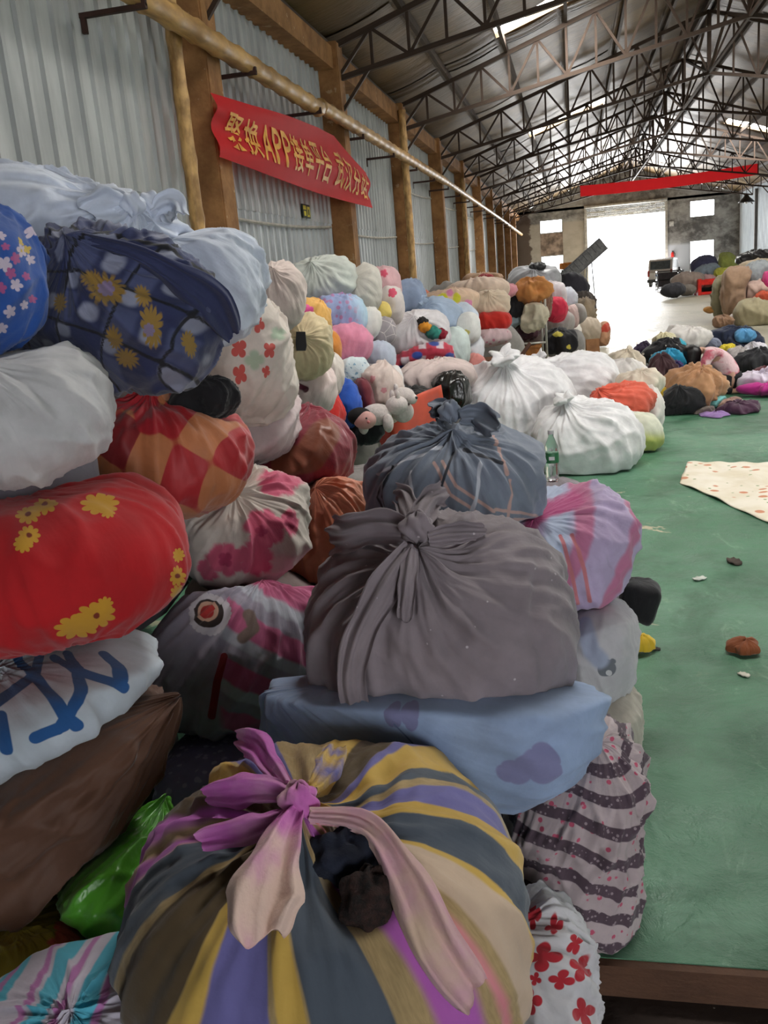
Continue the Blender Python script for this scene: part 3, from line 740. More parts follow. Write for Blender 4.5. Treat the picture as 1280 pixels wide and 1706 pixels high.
def make_tuft(s, t, org, mt):
    k = s.k; R = s.ax.mean()*s.tuft; c = s.c + k*(1/float((np.abs((k@s.R)/s.ax)**s.p).sum()**(1/s.p))) + k*.04*s.ax.mean()
    e1 = np.cross(k, [0.3, .2, .9]); e1 /= np.linalg.norm(e1); e2 = np.cross(k, e1); n = 40; prof = [(.34, -.5), (.3, 0), (.42, .22), (.75, .5), (1.0, .75), (.9, .88), (.45, .8), (.05, .6)]; v = []
    for i, (r, z) in enumerate(prof):
        for j in range(n):
            a = 2*math.pi*j/n; rr = R*r*(1+.22*math.sin(5*a+i*.35+s.seed)+.12*math.sin(9*a+i*.5)); zz = R*(z*1.1+.2*r*math.sin(3*a+s.seed))
            v.append(c+e1*rr*math.cos(a)+e2*rr*math.sin(a)+k*zz-org)
    f = [(i*n+j, i*n+(j+1) % n, (i+1)*n+(j+1) % n, (i+1)*n+j) for i in range(len(prof)-1) for j in range(n)]
    link('gathered_top', mesh('gathered_top', v, f, True), mt, t)

# ------------------------------------------------------------------ the near bundles
# 1 striped bundle at the front
def pat_striped(s, P, TH, PH, w, D):
    a = w + .25*np.sin(TH*1.4)
    L = []
    L.append((bands(a, [(172, 10), (96, 13), (8, 8), (330, 5)])/20, '#4d5662', .03))        # slate
    L.append((bands(a, [(150, 9), (303, 9), (215, 12)])/20, '#54432a', .03))               # brown
    L.append((bands(a, [(128, 8), (345, 6), (250, 10), (315, 3)])/20, '#6f6ba6', .03))      # violet blue
    L.append((bands(a, [(114, 4), (138, 3), (355, 5), (322, 6), (292, 6), (232, 6), (20, 4)])/20, '#cda850', .03))
    L.append((bands(a, [(62, 8), (186, 3), (200, 6)])/20, '#b45fb4', .12))                      # magenta
    L.append((bands(a, [(45, 2.5)])/20, '#d98590', .12))
    L.append((bands(a, [(28, 9)])/20, '#cdb49c', .05))
    return L
def stripe_micro(m, p, c):
    return m.mix(m.ramp(m.noise(m.attr('rad', True), 26, 2), .35, .7, 0, .35), c, lin('#7d6a48'))
M_PINKT = None
def mat_simple_cloth(name, a, b, sc=6, bump=.3):
    m = N('cloth_'+name, .88, 0, .15); p = m.pos(); m.col(m.mix(m.ramp(m.noise(p, sc, 3), .35, .65), lin(a), lin(b))); m.bump(m.noise(p, 30, 3), bump, .02); return m.m
PK = mat_simple_cloth('pink_cream', '#c268b0', '#d9bcae', 5); PK2 = mat_simple_cloth('magenta', '#b95cae', '#c98ab8', 6); CR = mat_simple_cloth('cream_pink', '#cbb09a', '#c89aa8', 6)
def jeans_extra(s, t, org, mt):
    for (px, py, rx, ry, mm, nm) in ((580, 1420, 55, 38, plain('#141a2c', .9, 0, .2, 20, .4), 'jeans'), (620, 1500, 42, 45, plain('#2a1712', .9, 0, .4, 60, .5), 'dark_garment')):
        c = hit(s, px, py); o_ = outward(s, c); c = c-o_*.02; v = []; n1, n2 = 40, 20
        for i in range(n2+1):
            for j in range(n1):
                th = math.pi*i/n2; ph = 2*math.pi*j/n1; k = 1+.12*math.sin(3*ph+5*th)+.07*math.sin(7*ph-4*th)
                v.append(c + k*(IX*rx*s.m*math.sin(th)*math.cos(ph) + IY*ry*s.m*math.cos(th) - FW*.05*math.sin(th)*math.sin(ph)) - org)
        f = [(i*n1+j, (i+1)*n1+j, (i+1)*n1+(j+1) % n1, i*n1+(j+1) % n1) for i in range(n2) for j in range(n1)]
        link(nm, mesh(nm, v, f, True), mm, t)
S('cloth_bundle', 'large bundle of tan, slate and violet striped cloth tied with a pink knot', (212, 1252, 884, 1830), 1.72, '#ad9468', b=.46, knot=(505, 1368), pat=pat_striped, micro=stripe_micro, pl=.05, fold=.018, lump=.025, zf=-.11,
  kn=(505, 1362, 24, PK), dents=[(600, 1450, 58, 70, .10)], extra=jeans_extra,
  tails=[([(500, 1375, 12, .05), (478, 1430, 34, .06), (458, 1500, 48, .06), (448, 1562, 34, .05)], PK), ([(495, 1355, 14, .05), (450, 1345, 24, .05), (410, 1345, 24, .04), (362, 1345, 14, .03)], PK2),
         ([(488, 1345, 12, .06), (462, 1310, 20, .06), (440, 1280, 24, .06), (415, 1268, 16, .06)], PK2), ([(525, 1345, 12, .05), (545, 1318, 22, .05), (560, 1285, 18, .05)], mat_simple_cloth('tan_stripe', '#c2a155', '#6f6ba6', 14)),
         ([(520, 1378, 12, .03), (600, 1392, 20, .04), (655, 1462, 26, .04), (705, 1560, 32, .03), (770, 1650, 30, .02)], CR), ([(485, 1375, 10, .03), (440, 1395, 20, .03), (350, 1412, 16, .02)], PK2)])
# 2 white with red flowers
def pat_redfl(s, P, TH, PH, w, D):
    return [(flowers(s, P, [(886, 1510, 16), (925, 1533, 15), (905, 1583, 24, .7), (940, 1630, 15, .7), (880, 1670, 22), (975, 1610, 22), (980, 1690, 22), (960, 1570, 12), (890, 1625, 12)], 4, .3), '#b3202f', .003)]
S('cloth_bundle', 'white bundle printed with red flowers standing below the striped bundle', (800, 1478, 1000, 1830), 2.0, '#c9c8cc', b=.25, pat=pat_redfl, pl=.05, fold=.05, zf=-.11, bump=.5)
# 3 ditsy floral banded bundle
def pat_band(s, P, TH, PH, w, D):
    q = (P-s.c)@s.R; yy = q[:, 2]*1.0 + .45*np.maximum(q[:, 0], 0) + .02*np.sin(q[:, 0]*9)
    return [(np.cos(2*math.pi*yy/.105)-.25, '#54434e', .12)]
def micro_dits(m, p, c):
    c = m.mix(m.ramp(m.vor(p, 30), .26, .2), c, lin('#b8506a')); return c
def extra_dits(s, t, org, mt): pass
C3 = S('cloth_bundle', 'pale bundle with bands of tiny dark flowers standing on the green floor', (835, 1160, 1078, 1580), 2.56, '#b5a6a8', b=.30, pat=pat_band, micro=micro_dits, post=lambda m, p, c: m.mix(m.math('MULTIPLY', m.ramp(m.vor(p, 60), .3, .22), .6), c, lin('#b0a0a6')), knot=(1010, 1190), pl=.07, fold=.045, p=2.8, bump=.5)
# 4 blue sheet
def pat_lotus(s, P, TH, PH, w, D):
    return [(flowers(s, P, [(640, 1195, 26, 1.6), (675, 1195, 30, 1.7), (905, 1275, 32), (870, 1300, 22)], 3, .8), '#8283ab', .006), (polyline(s, P, [(640, 1215), (700, 1290), (760, 1320)], 1.5), '#6a7ca0', .002)]
S('cloth_bundle', 'wide pale blue sheet bundle lying under the taupe bundle', (428, 1002, 1014, 1350), 2.45, '#93a7c8', b=.40, pat=pat_lotus, knot=(470, 1120), pl=.045, fold=.02)
# 5 taupe
def pat_taupe(s, P, TH, PH, w, D): return []
def micro_fleck(m, p, c): return m.mix(m.ramp(m.vor(p, 17), .075, .05), c, lin('#b5abb0'))
S('cloth_bundle', 'taupe bundle with tiny pale flecks and a big knot with hanging ends', (500, 866, 952, 1218), 2.56, '#857a80', b=.36, knot=(700, 925), micro=micro_fleck, pl=.06, fold=.018, kn=(700, 905, 22),
  tails=[([(690, 925, 12, .03), (650, 985, 24, .03), (612, 1060, 26, .03), (600, 1120, 22, .03), (612, 1188, 15, .03)],), ([(690, 905, 14, .04), (640, 898, 30, .04), (590, 905, 34, .03), (556, 895, 28, .03)],),
         ([(705, 895, 16, .05), (720, 875, 24, .08), (738, 868, 18, .09)],), ([(695, 895, 14, .05), (682, 868, 22, .08), (672, 856, 18, .09)],), ([(690, 930, 10, .03), (684, 980, 16, .03), (680, 1035, 9, .03)],), ([(715, 915, 10, .03), (760, 905, 20, .03), (800, 900, 10, .02)],)])
# 6 grey check sheet
def pat_check(s, P, TH, PH, w, D):
    return [(mx(polyline(s, P, [(735, 765), (760, 810), (820, 850), (895, 860)], 2.6), mx(polyline(s, P, [(722, 770), (750, 825), (810, 865), (890, 870)], 2.6), mx(polyline(s, P, [(855, 800), (850, 880)], 2.2), polyline(s, P, [(825, 720), (850, 790)], 2.5)))), '#c3a199', .004),
            (mx(polyline(s, P, [(802, 770), (795, 830), (780, 880)], 2.8), mx(polyline(s, P, [(680, 785), (690, 840), (710, 860)], 3), polyline(s, P, [(620, 790), (660, 770), (735, 740)], 2))), '#c9ccd6', .004),
            (mx(polyline(s, P, [(755, 750), (735, 810), (705, 860)], 2.2), mx(polyline(s, P, [(655, 775), (630, 830), (650, 890)], 2), mx(polyline(s, P, [(648, 775), (622, 830), (640, 890)], 1.6), polyline(s, P, [(775, 745), (840, 770)], 3)))), '#23252f', .004)]
S('cloth_bundle', 'grey blue check sheet bundle with pale and dark lines on the front stack', (596, 700, 918, 900), 3.62, '#78808f', b=.40, knot=(755, 722), pat=pat_check, pl=.075, fold=.025, kn=(752, 708, 16),
  tails=[([(755, 710, 12, .03), (740, 700, 22, .04), (725, 703, 14, .03)],), ([(765, 710, 12, .03), (790, 708, 24, .03), (820, 722, 16, .02)],)])
# 7 lilac stripe
def pat_lilac(s, P, TH, PH, w, D):
    q = (P-s.c)@IX/s.m + .25*((P-s.c)@IY)/s.m + 8*snoise(D, 3, 7)
    return [(np.cos((q-10)/14)-.55, '#c57a9c', .25), (np.cos((q+30)/31)-.78, '#b8c4dc', .2), (mx(polyline(s, P, [(935, 890), (955, 960), (965, 1010)], 3), polyline(s, P, [(955, 890), (975, 950), (985, 1005)], 3)), '#cf7f86', .004),
            (polyline(s, P, [(870, 850), (905, 825), (960, 820)], 18)+.01*snoise(P, 20, 3), '#c4578b', .03)]
S('cloth_bundle', 'lilac and pink striped bundle beside the grey check bundle', (790, 805, 1057, 1022), 3.75, '#b9a8c9', b=.36, knot=(880, 850), pat=pat_lilac, pl=.06, fold=.03)
# 8 pale grey with bear print, cream below
def pat_bear(s, P, TH, PH, w, D):
    return [(mx(flowers(s, P, [(1012, 1115, 15)], 3, .9), mx(flowers(s, P, [(1000, 1106, 5)], 2, .9), flowers(s, P, [(1022, 1103, 5)], 2, .9))), '#6d7078', .004), (flowers(s, P, [(1016, 1124, 5)], 2, .9), '#c9c9cc', .002), (polyline(s, P, [(970, 1030), (985, 1085), (1000, 1100)], 14), '#a3abc2', .02)]
S('cloth_bundle', 'pale grey bundle with a small grey bear print under the lilac bundle', (925, 960, 1062, 1172), 3.62, '#bab8bc', b=.3, pat=pat_bear, pl=.05, fold=.03)
S('cloth_bundle', 'cream cloth bundle on the floor below the bear print bundle', (960, 1090, 1069, 1275), 3.55, '#b9b2a4', b=.26, fold=.04)
for q in [(-.42, 2.95, .28, .42, .33, .3, '#8d8a90'), (-.35, 3.85, .3, .42, .36, .3, '#9a8f88'), (-.42, 3.75, .78, .40, .34, .25, '#7d7f86'), (-.12, 4.3, .45, .30, .32, .56, '#8b8288')]:
    H('plain cloth bundle buried in the front stack', *q)
# ---- left pile, first columns
def pat_kred(s, P, TH, PH, w, D):
    return [(flowers(s, P, [(75, 832, 20), (45, 850, 19), (48, 890, 16), (38, 905, 14), (172, 835, 18, .6), (185, 848, 12), (300, 960, 17, 1.6), (298, 990, 15, 1.4), (303, 925, 12, 1.5), (165, 1030, 22, .7), (180, 1012, 14), (130, 1050, 20, .6)], 9, .62), '#cf9a2c', .002),
            (flowers(s, P, [(75, 830, 5), (45, 850, 5), (48, 890, 4), (300, 960, 4), (165, 1030, 5)], 3, .9), '#7d2a12', .003)]
S('cloth_bundle', 'bright red bundle printed with golden flowers in the left pile', (-190, 782, 323, 1078), 2.25, '#b8121a', b=.42, pat=pat_kred, pl=.04, fold=.022, lump=.03, bump=.2)
def pat_lat(s, P, TH, PH, w, D):
    ls = [[(-20, 1180), (65, 1115), (80, 1065)], [(20, 1070), (65, 1120), (110, 1195), (130, 1210)], [(100, 1215), (140, 1150), (150, 1105), (140, 1065)], [(110, 1075), (150, 1110), (210, 1145)], [(205, 1140), (218, 1100), (212, 1070)], [(0, 1195), (10, 1250)], [(60, 1230), (110, 1210)]]
    v = Sp([])
    for l in ls: v = mx(v, polyline(s, P, l, 9.5))
    return [(v, '#1f5590', .003)]
S('cloth_bundle', 'white bundle with blue lattice lines between the red and brown bundles', (-210, 1062, 260, 1268), 2.12, '#bcc6cf', b=.38, pat=pat_lat, pl=.04, fold=.03, roll=-14)
S('cloth_bundle', 'dark brown bundle with long diagonal folds near the bottom of the left pile', (-190, 1185, 330, 1450), 2.0, '#5a3a28', p=2.7, b=.28, knot=(285, 1170), pl=.09, fold=.035, roll=-36, rough=.7)
S('cloth_bundle', 'white grey seersucker bundle resting on the golden flower bundle', (-190, 560, 180, 812), 2.3, '#c6c5c6', b=.40, knot=(-60, 590), pl=.045, fold=.025, bump=.4)
def pat_bf(s, P, TH, PH, w, D):
    return [(flowers(s, P, [(40, 415, 11), (58, 430, 9), (30, 475, 10), (8, 440, 12), (55, 385, 10), (18, 520, 11), (45, 510, 8), (3, 390, 8), (5, 550, 10)], 5, .45), '#cdbfd2', .003),
            (flowers(s, P, [(28, 430, 9), (20, 455, 9), (48, 460, 7), (2, 480, 9), (60, 500, 7), (10, 410, 6)], 5, .5), '#b0568f', .003), (flowers(s, P, [(38, 400, 7), (52, 412, 7), (40, 415, 3)], 4, .5), '#d0b045', .003)]
S('cloth_bundle', 'blue bundle with white, pink and yellow flowers at the top of the left pile', (-170, 343, 70, 590), 2.35, '#2552a0', b=.36, pat=pat_bf, pl=.04, fold=.03, roll=8)
def pat_plaid(s, P, TH, PH, w, D):
    u = (P-s.c)@IX/s.m; v = (P-s.c)@IY/s.m; u, v = u*.9+v*.42+6*snoise(D, 3, 4), v*.9-u*.30+6*snoise(D, 3, 9)
    return [(np.cos(u/13)-.1, '#4d5478', .3), (np.cos(v/13)-.25, '#2e355c', .3), (np.cos(u/13)*np.cos(v/13)-.5, '#8f93a8', .25), (np.maximum(np.cos(u/13+.9), np.cos(v/13+.9))-.975, '#14141c', .02),
            (flowers(s, P, [(178, 480, 26), (255, 545, 34, 1.9), (190, 570, 24, 1.8), (320, 575, 22, 1.8), (75, 500, 18), (215, 610, 20), (150, 462, 14), (240, 490, 18, 1.4)], 13, .55)+0, '#9a7a3a', .012),
            (flowers(s, P, [(176, 478, 13), (250, 550, 10)], 7, .7), '#8d7c9c', .004)]
def dark_flap(s, t, org, mt): pass
S('cloth_bundle', 'navy plaid bundle with ochre sunflowers under the white sheets', (5, 385, 375, 655), 2.85, '#30365a', b=.42, pat=pat_plaid, pl=.05, fold=.035, roll=14, knot=(120, 410),
  tails=[([(140, 405, 10, .0), (220, 428, 14, .01), (290, 468, 22, .02), (345, 510, 30, .02), (372, 556, 16, .02)],)])
S('cloth_bundle', 'long white sheet bundle on top of the left pile', (-160, 292, 330, 470), 3.35, '#d3dae8', b=.5, knot=(205, 345), pl=.06, fold=.03, roll=12, kn=(205, 345, 16), tails=[([(205, 345, 14, .02), (175, 350, 30, .04), (140, 360, 26, .03)],), ([(210, 350, 14, .02), (200, 400, 24, .03), (260, 450, 22, .03)],)])
S('cloth_bundle', 'white sheet bundle with a tied knot next to the long white sheet', (205, 362, 440, 575), 3.5, '#cfd6e4', b=.46, knot=(262, 372), pl=.065, fold=.025, roll=16, kn=(262, 362, 18), tails=[([(262, 368, 14, .02), (290, 362, 24, .05), (300, 375, 16, .05)],), ([(258, 372, 14, .02), (225, 400, 22, .03), (215, 440, 18, .03)],)])
def pat_dia(s, P, TH, PH, w, D):
    u = (P-s.c)@IX/s.m; v = (P-s.c)@IY/s.m; a = u*.92+v*.38+5*snoise(D, 2.2, 3); b = v*.85-u*.5+5*snoise(D, 2.2, 6)
    return [(np.cos(a/17)*np.cos(b/23), '#b3242a', .05), (np.minimum(np.cos(a/17)*np.cos(b/23), np.cos(a/51+1)), '#8d2024', .06), (polyline(s, P, [(180, 655), (240, 660), (250, 700)], 22), '#b8202c', .01)]
S('cloth_bundle', 'orange and red patchwork diamond bundle in the left pile', (85, 640, 414, 862), 3.35, '#c0764a', b=.46, pat=pat_dia, pl=.045, fold=.025, roll=5, knot=(250, 650), rough=.6)
S('dark_garment', 'small black garment squeezed between the plaid and patchwork bundles', (285, 625, 402, 700), 3.35, '#121014', cat='garment', fold=.05)
def pat_rose(s, P, TH, PH, w, D):
    return [(flowers(s, P, [(445, 880, 34), (490, 870, 24, 1.5), (375, 935, 26, .8), (430, 930, 30), (470, 800, 26, .7), (340, 960, 20)], 7, .8)+.012*snoise(P, 25, 8), '#d4607f', .02),
            (flowers(s, P, [(490, 870, 12), (375, 935, 12), (440, 885, 10)], 4, .6), '#b03a60', .01)]
S('cloth_bundle', 'white bundle printed with pink roses and a twisted fold', (245, 775, 516, 985), 3.8, '#c9bfb6', b=.45, pat=pat_rose, pl=.06, fold=.04, knot=(390, 815), roll=-6)
def pat_badge(s, P, TH, PH, w, D):
    u = (P-s.c)@IX/s.m; v = (P-s.c)@IY/s.m; st = u*.5-v*.85
    reg = np.minimum((u-5)/40, 1)
    return [(np.minimum(np.cos(st/11)+.1, reg), '#c7668f', .2), (np.minimum(np.cos(st/11+2)-.7, reg), '#b9bcc8', .2), (polyline(s, P, [(415, 1020), (425, 1045), (405, 1062)], 9), '#7d6a62', .01),
            (polyline(s, P, [(372, 1095), (360, 1140), (352, 1195)], 6), '#8d1a22', .003), (flowers(s, P, [(348, 1020, 34)], 24, .93), '#c9c4cc', .003), (flowers(s, P, [(345, 1018, 24)], 3, .95), '#2a1a18', .003), (flowers(s, P, [(344, 1015, 18)], 3, .95), '#caa08a', .003), (flowers(s, P, [(343, 1015, 13)], 3, .93), '#a81c1c', .003)]
S('cloth_bundle', 'greyish bundle with a round badge, red ribbon and pink stripes', (235, 940, 550, 1220), 3.4, '#9a94a4', b=.46, pat=pat_badge, pl=.05, fold=.03, knot=(440, 960))
S('cloth_bundle', 'lilac checked bundle at floor level under the badge bundle', (250, 1185, 500, 1370), 3.15, '#9090b8', b=.36, micro=lambda m, p, c: m.mix(m.ramp(m.vor(p, 26), .35, .25), c, lin('#b8b8d4')))
S('cloth_bundle', 'shiny green bundle wedged below the dark brown bundle', (70, 1335, 318, 1680), 1.95, '#4f9a26', b=.30, knot=(275, 1330), pl=.09, fold=.05, rough=.35, zf=-.11)
S('cloth_bundle', 'ochre yellow bundle with red blossoms below the green bundle', (-90, 1480, 165, 1720), 1.72, '#9a8a28', b=.30, pat=lambda s, P, TH, PH, w, D: [(flowers(s, P, [(125, 1545, 28), (100, 1570, 16)], 6, .6)+.006*snoise(P, 30, 2), '#c4584a', .012)], fold=.04, zf=-.11)
def pat_cyan(s, P, TH, PH, w, D):
    u = (P-s.c)@IX/s.m; v = (P-s.c)@IY/s.m
    return [(np.cos(u/14+v/60+.8*snoise(D, 3, 5))-.35, '#56b4cc', .2), (np.cos(u/11+2)-.8, '#b877b0', .15)]
S('cloth_bundle', 'white bundle with cyan and mauve stripes in front of the ochre bundle', (-100, 1622, 350, 1860), 1.42, '#c3bcca', b=.30, pat=pat_cyan, fold=.03, zf=-.11)
H('plain cloth bundle buried in the left pile', -1.0, 1.75, .15, .4, .3, .27, '#3a3334')
def pat_vd(s, P, TH, PH, w, D):
    return [(flowers(s, P, [(398, 580, 16, 1.2), (450, 583, 14, 1.4), (400, 625, 18, 1.6), (430, 540, 12), (375, 560, 10), (445, 620, 10, 1.4)], 4, .45), '#c4564e', .004), (flowers(s, P, [(425, 600, 16), (465, 555, 12)], 4, .6), '#a9b8a0', .02)]
S('cloth_bundle', 'off white bundle with scattered red diamonds below the cream pink bundle', (335, 500, 480, 700), 4.5, '#cfc3b8', b=.42, pat=pat_vd, pl=.05, fold=.03)
S('cloth_bundle', 'pale dusty pink bundle under the red diamond bundle', (365, 600, 496, 765), 4.7, '#c9b8b8', b=.42, fold=.025)
def pat_mar(s, P, TH, PH, w, D): return [(polyline(s, P, [(470, 770), (520, 760), (545, 720)], 26), '#8a4a32', .02)]
S('cloth_bundle', 'maroon satin bundle with a brown brocade band', (375, 690, 582, 822), 5.0, '#8d2036', b=.42, pat=pat_mar, rough=.45, micro=lambda m, p, c: m.mix(m.ramp(m.vor(p, 30, 'DISTANCE_TO_EDGE'), .06, .02, 0, .3), c, lin('#5e1524')))
S('cloth_bundle', 'peach satin bundle beside the white rose bundle', (462, 765, 618, 1000), 4.8, '#c9785a', b=.42, rough=.4, pl=.06, fold=.03, knot=(520, 790))
for q in [(-2.3, 3.3, .3, .6, .5, .32, '#8a8288'), (-2.3, 3.4, .9, .6, .5, .32, '#7c7a80'), (-2.3, 3.5, 1.5, .55, .5, .32, '#93898a'), (-2.1, 2.4, .3, .5, .4, .32, '#7a6a62'), (-2.1, 2.4, .9, .5, .4, .32, '#85808a'), (-2.0, 2.5, 1.5, .5, .4, .3, '#8a8590'),
          (-1.7, 4.6, .3, .5, .5, .32, '#8a7a78'), (-1.9, 4.7, .85, .5, .5, .3, '#80787e'), (-1.15, 4.6, .28, .45, .4, .3, '#7a6a66'), (-3.0, 4.6, .4, .6, .6, .4, '#777'*1 if False else '#777777'), (-3.0, 4.6, 1.1, .6, .6, .38, '#8a8686'), (-2.9, 4.6, 1.7, .55, .6, .3, '#95908e')]:
    H('plain cloth bundle buried in the left pile', *q)

# ------------------------------------------------------------------ middle of the pile
def mf(col, sc, a=.3, feat='F1'):
    return lambda m, p, c: m.mix(m.ramp(m.vor(p, sc, feat), a, a*.7), c, lin(col))
def spots(lst, petals, col, soft=.006, inner=.7):
    return lambda s, P, TH, PH, w, D: [(flowers(s, P, lst, petals, inner), col, soft)]
def fade(col, axis, off, wd):
    return lambda s, P, TH, PH, w, D: [(((P-s.c)@axis)-off+.03*snoise(P, 8, s.seed), col, wd)]
B = 'cloth_bundle'
S(B, 'cream pink bundle on top of the pile next to the white sheets', (420, 440, 508, 548), 6.3, '#cdbcb4', fold=.03, knot=(455, 450))
def black_tag(s, t, org, mt):
    c = hit(s, 503, 570); d = outward(s, c); c = c + d*.03 - org; e1, e2 = IX*8.5*s.m, IY*15*s.m
    v = [c-e1*.9-e2, c+e1*.8-e2, c+e1*1.05+e2*.5, c+e1*.85+e2, c-e1*.85+e2, c-e1*1.0+e2*.4]; v += [q+d*.02 for q in v]
    link('black_tag', mesh('black_tag', v, [(5, 4, 3, 2, 1, 0), (6, 7, 8, 9, 10, 11)]+[(i, (i+1) % 6, 6+(i+1) % 6, 6+i) for i in range(6)]), plain('#141214', .8), t)
S(B, 'beige bundle gathered under a hanging black tag', (466, 528, 553, 628), 6.6, '#cdbb96', knot=(505, 560), pl=.09, fold=.03, extra=black_tag)
S(B, 'yellow and hot pink print bundle behind the beige bundle', (490, 496, 552, 575), 7.0, '#dba85a', pat=spots([(512, 518, 11), (525, 540, 7), (503, 505, 6)], 5, '#e0589c'))
S(B, 'pale grey green bundle with gathered top against the ribbed wall', (476, 432, 590, 508), 9.2, '#c4c8c0', knot=(520, 440), pl=.09)
S(B, 'ivory grey pleated bundle beside the pale grey green bundle', (560, 443, 636, 528), 9.4, '#c9c4ba', knot=(585, 452), pl=.08)
S(B, 'pink and white bundle with a black patch near the pillar', (606, 448, 668, 512), 10, '#d3a9ac', pat=lambda s, P, TH, PH, w, D: [(polyline(s, P, [(617, 455), (630, 470)], 5), '#2a1a1e', .01), (flowers(s, P, [(655, 483, 7), (640, 455, 7)], 5), '#c94a62', .02)])
S(B, 'white bundle with a red blossom below the black patch bundle', (630, 478, 672, 540), 9.8, '#d2c8c4', pat=spots([(654, 487, 8)], 5, '#d0506a'))
S(B, 'blue grey crumpled bundle leaning towards the wall pillar', (650, 466, 708, 530), 11, '#8796b0', fold=.06)
S(B, 'lilac and blue floral print bundle in the middle of the pile', (512, 494, 614, 562), 8.9, '#98a4cc', micro=mf('#b07aa2', 16, .4), pat=fade('#b8d4e8', RT, .22, .12))
S(B, 'plain white bundle squeezed beside the lilac floral bundle', (586, 508, 634, 566), 9.1, '#dcd8d2')
S(B, 'fluffy pink bundle under the lilac floral bundle', (534, 542, 620, 607), 8.6, '#dc8ba6', fold=.03)
S(B, 'small orange bundle poking out beside the fluffy pink bundle', (534, 552, 568, 604), 8.2, '#d98a3c')
S(B, 'yellow cloth bundle tucked under the ivory bundle', (612, 498, 650, 535), 9.5, '#d8c06a')
S(B, 'grey bundle with white scribble lines', (606, 526, 660, 580), 9.4, '#9a9296', micro=lambda m, p, c: m.mix(m.ramp(m.vor(p, 9, 'DISTANCE_TO_EDGE'), .03, .01), c, lin('#d4ccc8')))
S(B, 'light blue grey bundle below the scribble bundle', (602, 570, 662, 632), 9.0, '#b4bccb', fold=.03)
S(B, 'blue and white leaf print bundle under the fluffy pink bundle', (562, 594, 618, 648), 8.4, '#7fa6be', micro=mf('#cddbe0', 24, .35, 'DISTANCE_TO_EDGE'))
S(B, 'royal blue bundle at the foot of the middle pile', (545, 634, 600, 712), 7.9, '#2456b8', fold=.03)
S(B, 'bright red bundle partly hidden behind the maroon satin bundle', (482, 648, 570, 745), 7.05, '#c42420', fold=.03)
S(B, 'pinkish white bundle with a torn side and dark contents', (478, 602, 557, 698), 6.8, '#d8c6c2', pat=lambda s, P, TH, PH, w, D: [(polyline(s, P, [(490, 640), (508, 648)], 6), '#5e2434', .01)], dents=[(500, 645, 14, 8, .08)])
S(B, 'plain cream bundle behind the torn pinkish bundle', (524, 592, 574, 660), 7.7, '#ded4cc')
S(B, 'pale patterned quilt bundle above the plush toys', (588, 608, 668, 705), 8.4, '#d4c2ba', fold=.06, pat=spots([(640, 650, 5), (620, 630, 6)], 5, '#c88a90'))
S(B, 'dark maroon bundle between the blue bundle and the pale quilt', (588, 632, 622, 690), 8.1, '#6e2430')
S(B, 'small white bundle behind the plush toys', (640, 610, 672, 672), 8.7, '#d8d4d2')
def spill(s, t, org, mt):
    for (px, py, r, col, nm) in ((708, 545, 10, '#d89028', 'orange_garment'), (722, 554, 12, '#2f7d70', 'teal_garment'), (735, 556, 10, '#8a1c30', 'crimson_garment'), (704, 536, 9, '#23201f', 'black_garment')):
        c = hit(s, px, py)-org; R = r*s.m; v = []; n1, n2 = 26, 14
        for i in range(n2+1):
            for j in range(n1):
                th = PI*i/n2; ph = 2*PI*j/n1; k = R*(1+.15*math.sin(4*ph+5*th)+.08*math.sin(7*ph)); v.append(c+np.array([math.sin(th)*math.cos(ph), math.sin(th)*math.sin(ph)*.7, math.cos(th)*.8])*k)
        link(nm, mesh(nm, v, [(i*n1+j, (i+1)*n1+j, (i+1)*n1+(j+1) % n1, i*n1+(j+1) % n1) for i in range(n2) for j in range(n1)], True), plain(col, .85), t)
S(B, 'white bundle split open with colourful clothes inside', (648, 520, 748, 600), 10.4, '#d6d2d4', knot=(690, 530), pl=.09, extra=spill, dents=[(718, 552, 22, 15, .08)])
S(B, 'red, white and blue checked bundle under the split open bundle', (652, 572, 752, 630), 10.2, '#b8394c', b=.4, pat=lambda s, P, TH, PH, w, D: [(np.cos(((P-s.c)@IX)/s.m/4.6)-.2, '#cfc0c8', .3), (np.cos(((P-s.c)@IY)/s.m/5+1)-.25, '#a2243c', .3), (np.cos(((P-s.c)@IX)/s.m/9.2+1)*np.cos(((P-s.c)@IY)/s.m/7)-.55, '#28428f', .15)], roll=-14)
S(B, 'blue grey bundle tied with an orange string above the split open bundle', (648, 500, 765, 565), 11.2, '#9fb0c6', knot=(703, 505), pl=.10, tuft=.2)
S(B, 'white and pale blue bundle right of the orange string bundle', (732, 508, 795, 565), 11.6, '#c3cdda', fold=.04)
S(B, 'white bundle with a yellow print hem', (745, 518, 797, 572), 11.2, '#d8d8d4', pat=spots([(778, 555, 6), (765, 562, 5)], 4, '#c9bd6a'))
S(B, 'pale mint bundle below the orange string bundle', (735, 545, 782, 612), 10.8, '#cbd8d4')
S(B, 'plain white pillow like bundle beside the brown carton', (762, 552, 806, 606), 11.3, '#d4d6dc')
S(B, 'long pale pink bundle lying low behind the black plastic bag', (664, 602, 788, 655), 9.6, '#d2bfba', b=.4, fold=.04)
S(B, 'coral pink bundle beside the pale mint bundle', (772, 590, 810, 625), 11, '#d88a84')
S('plastic_bag', 'crumpled shiny black plastic bag on the long pale pink bundle', (722, 620, 782, 682), 9.2, '#15120f', cat='bag', rough=.25, fold=.10, lump=.09)
S('plastic_bag', 'flat olive grey sack behind the big white bundle', (690, 640, 775, 700), 9.3, '#5e5a4c', cat='bag', fold=.07)
S('dark_garment', 'black garment heap beside the plush toys', (572, 680, 640, 740), 8.0, '#15141a', cat='garment', fold=.08, lump=.09)
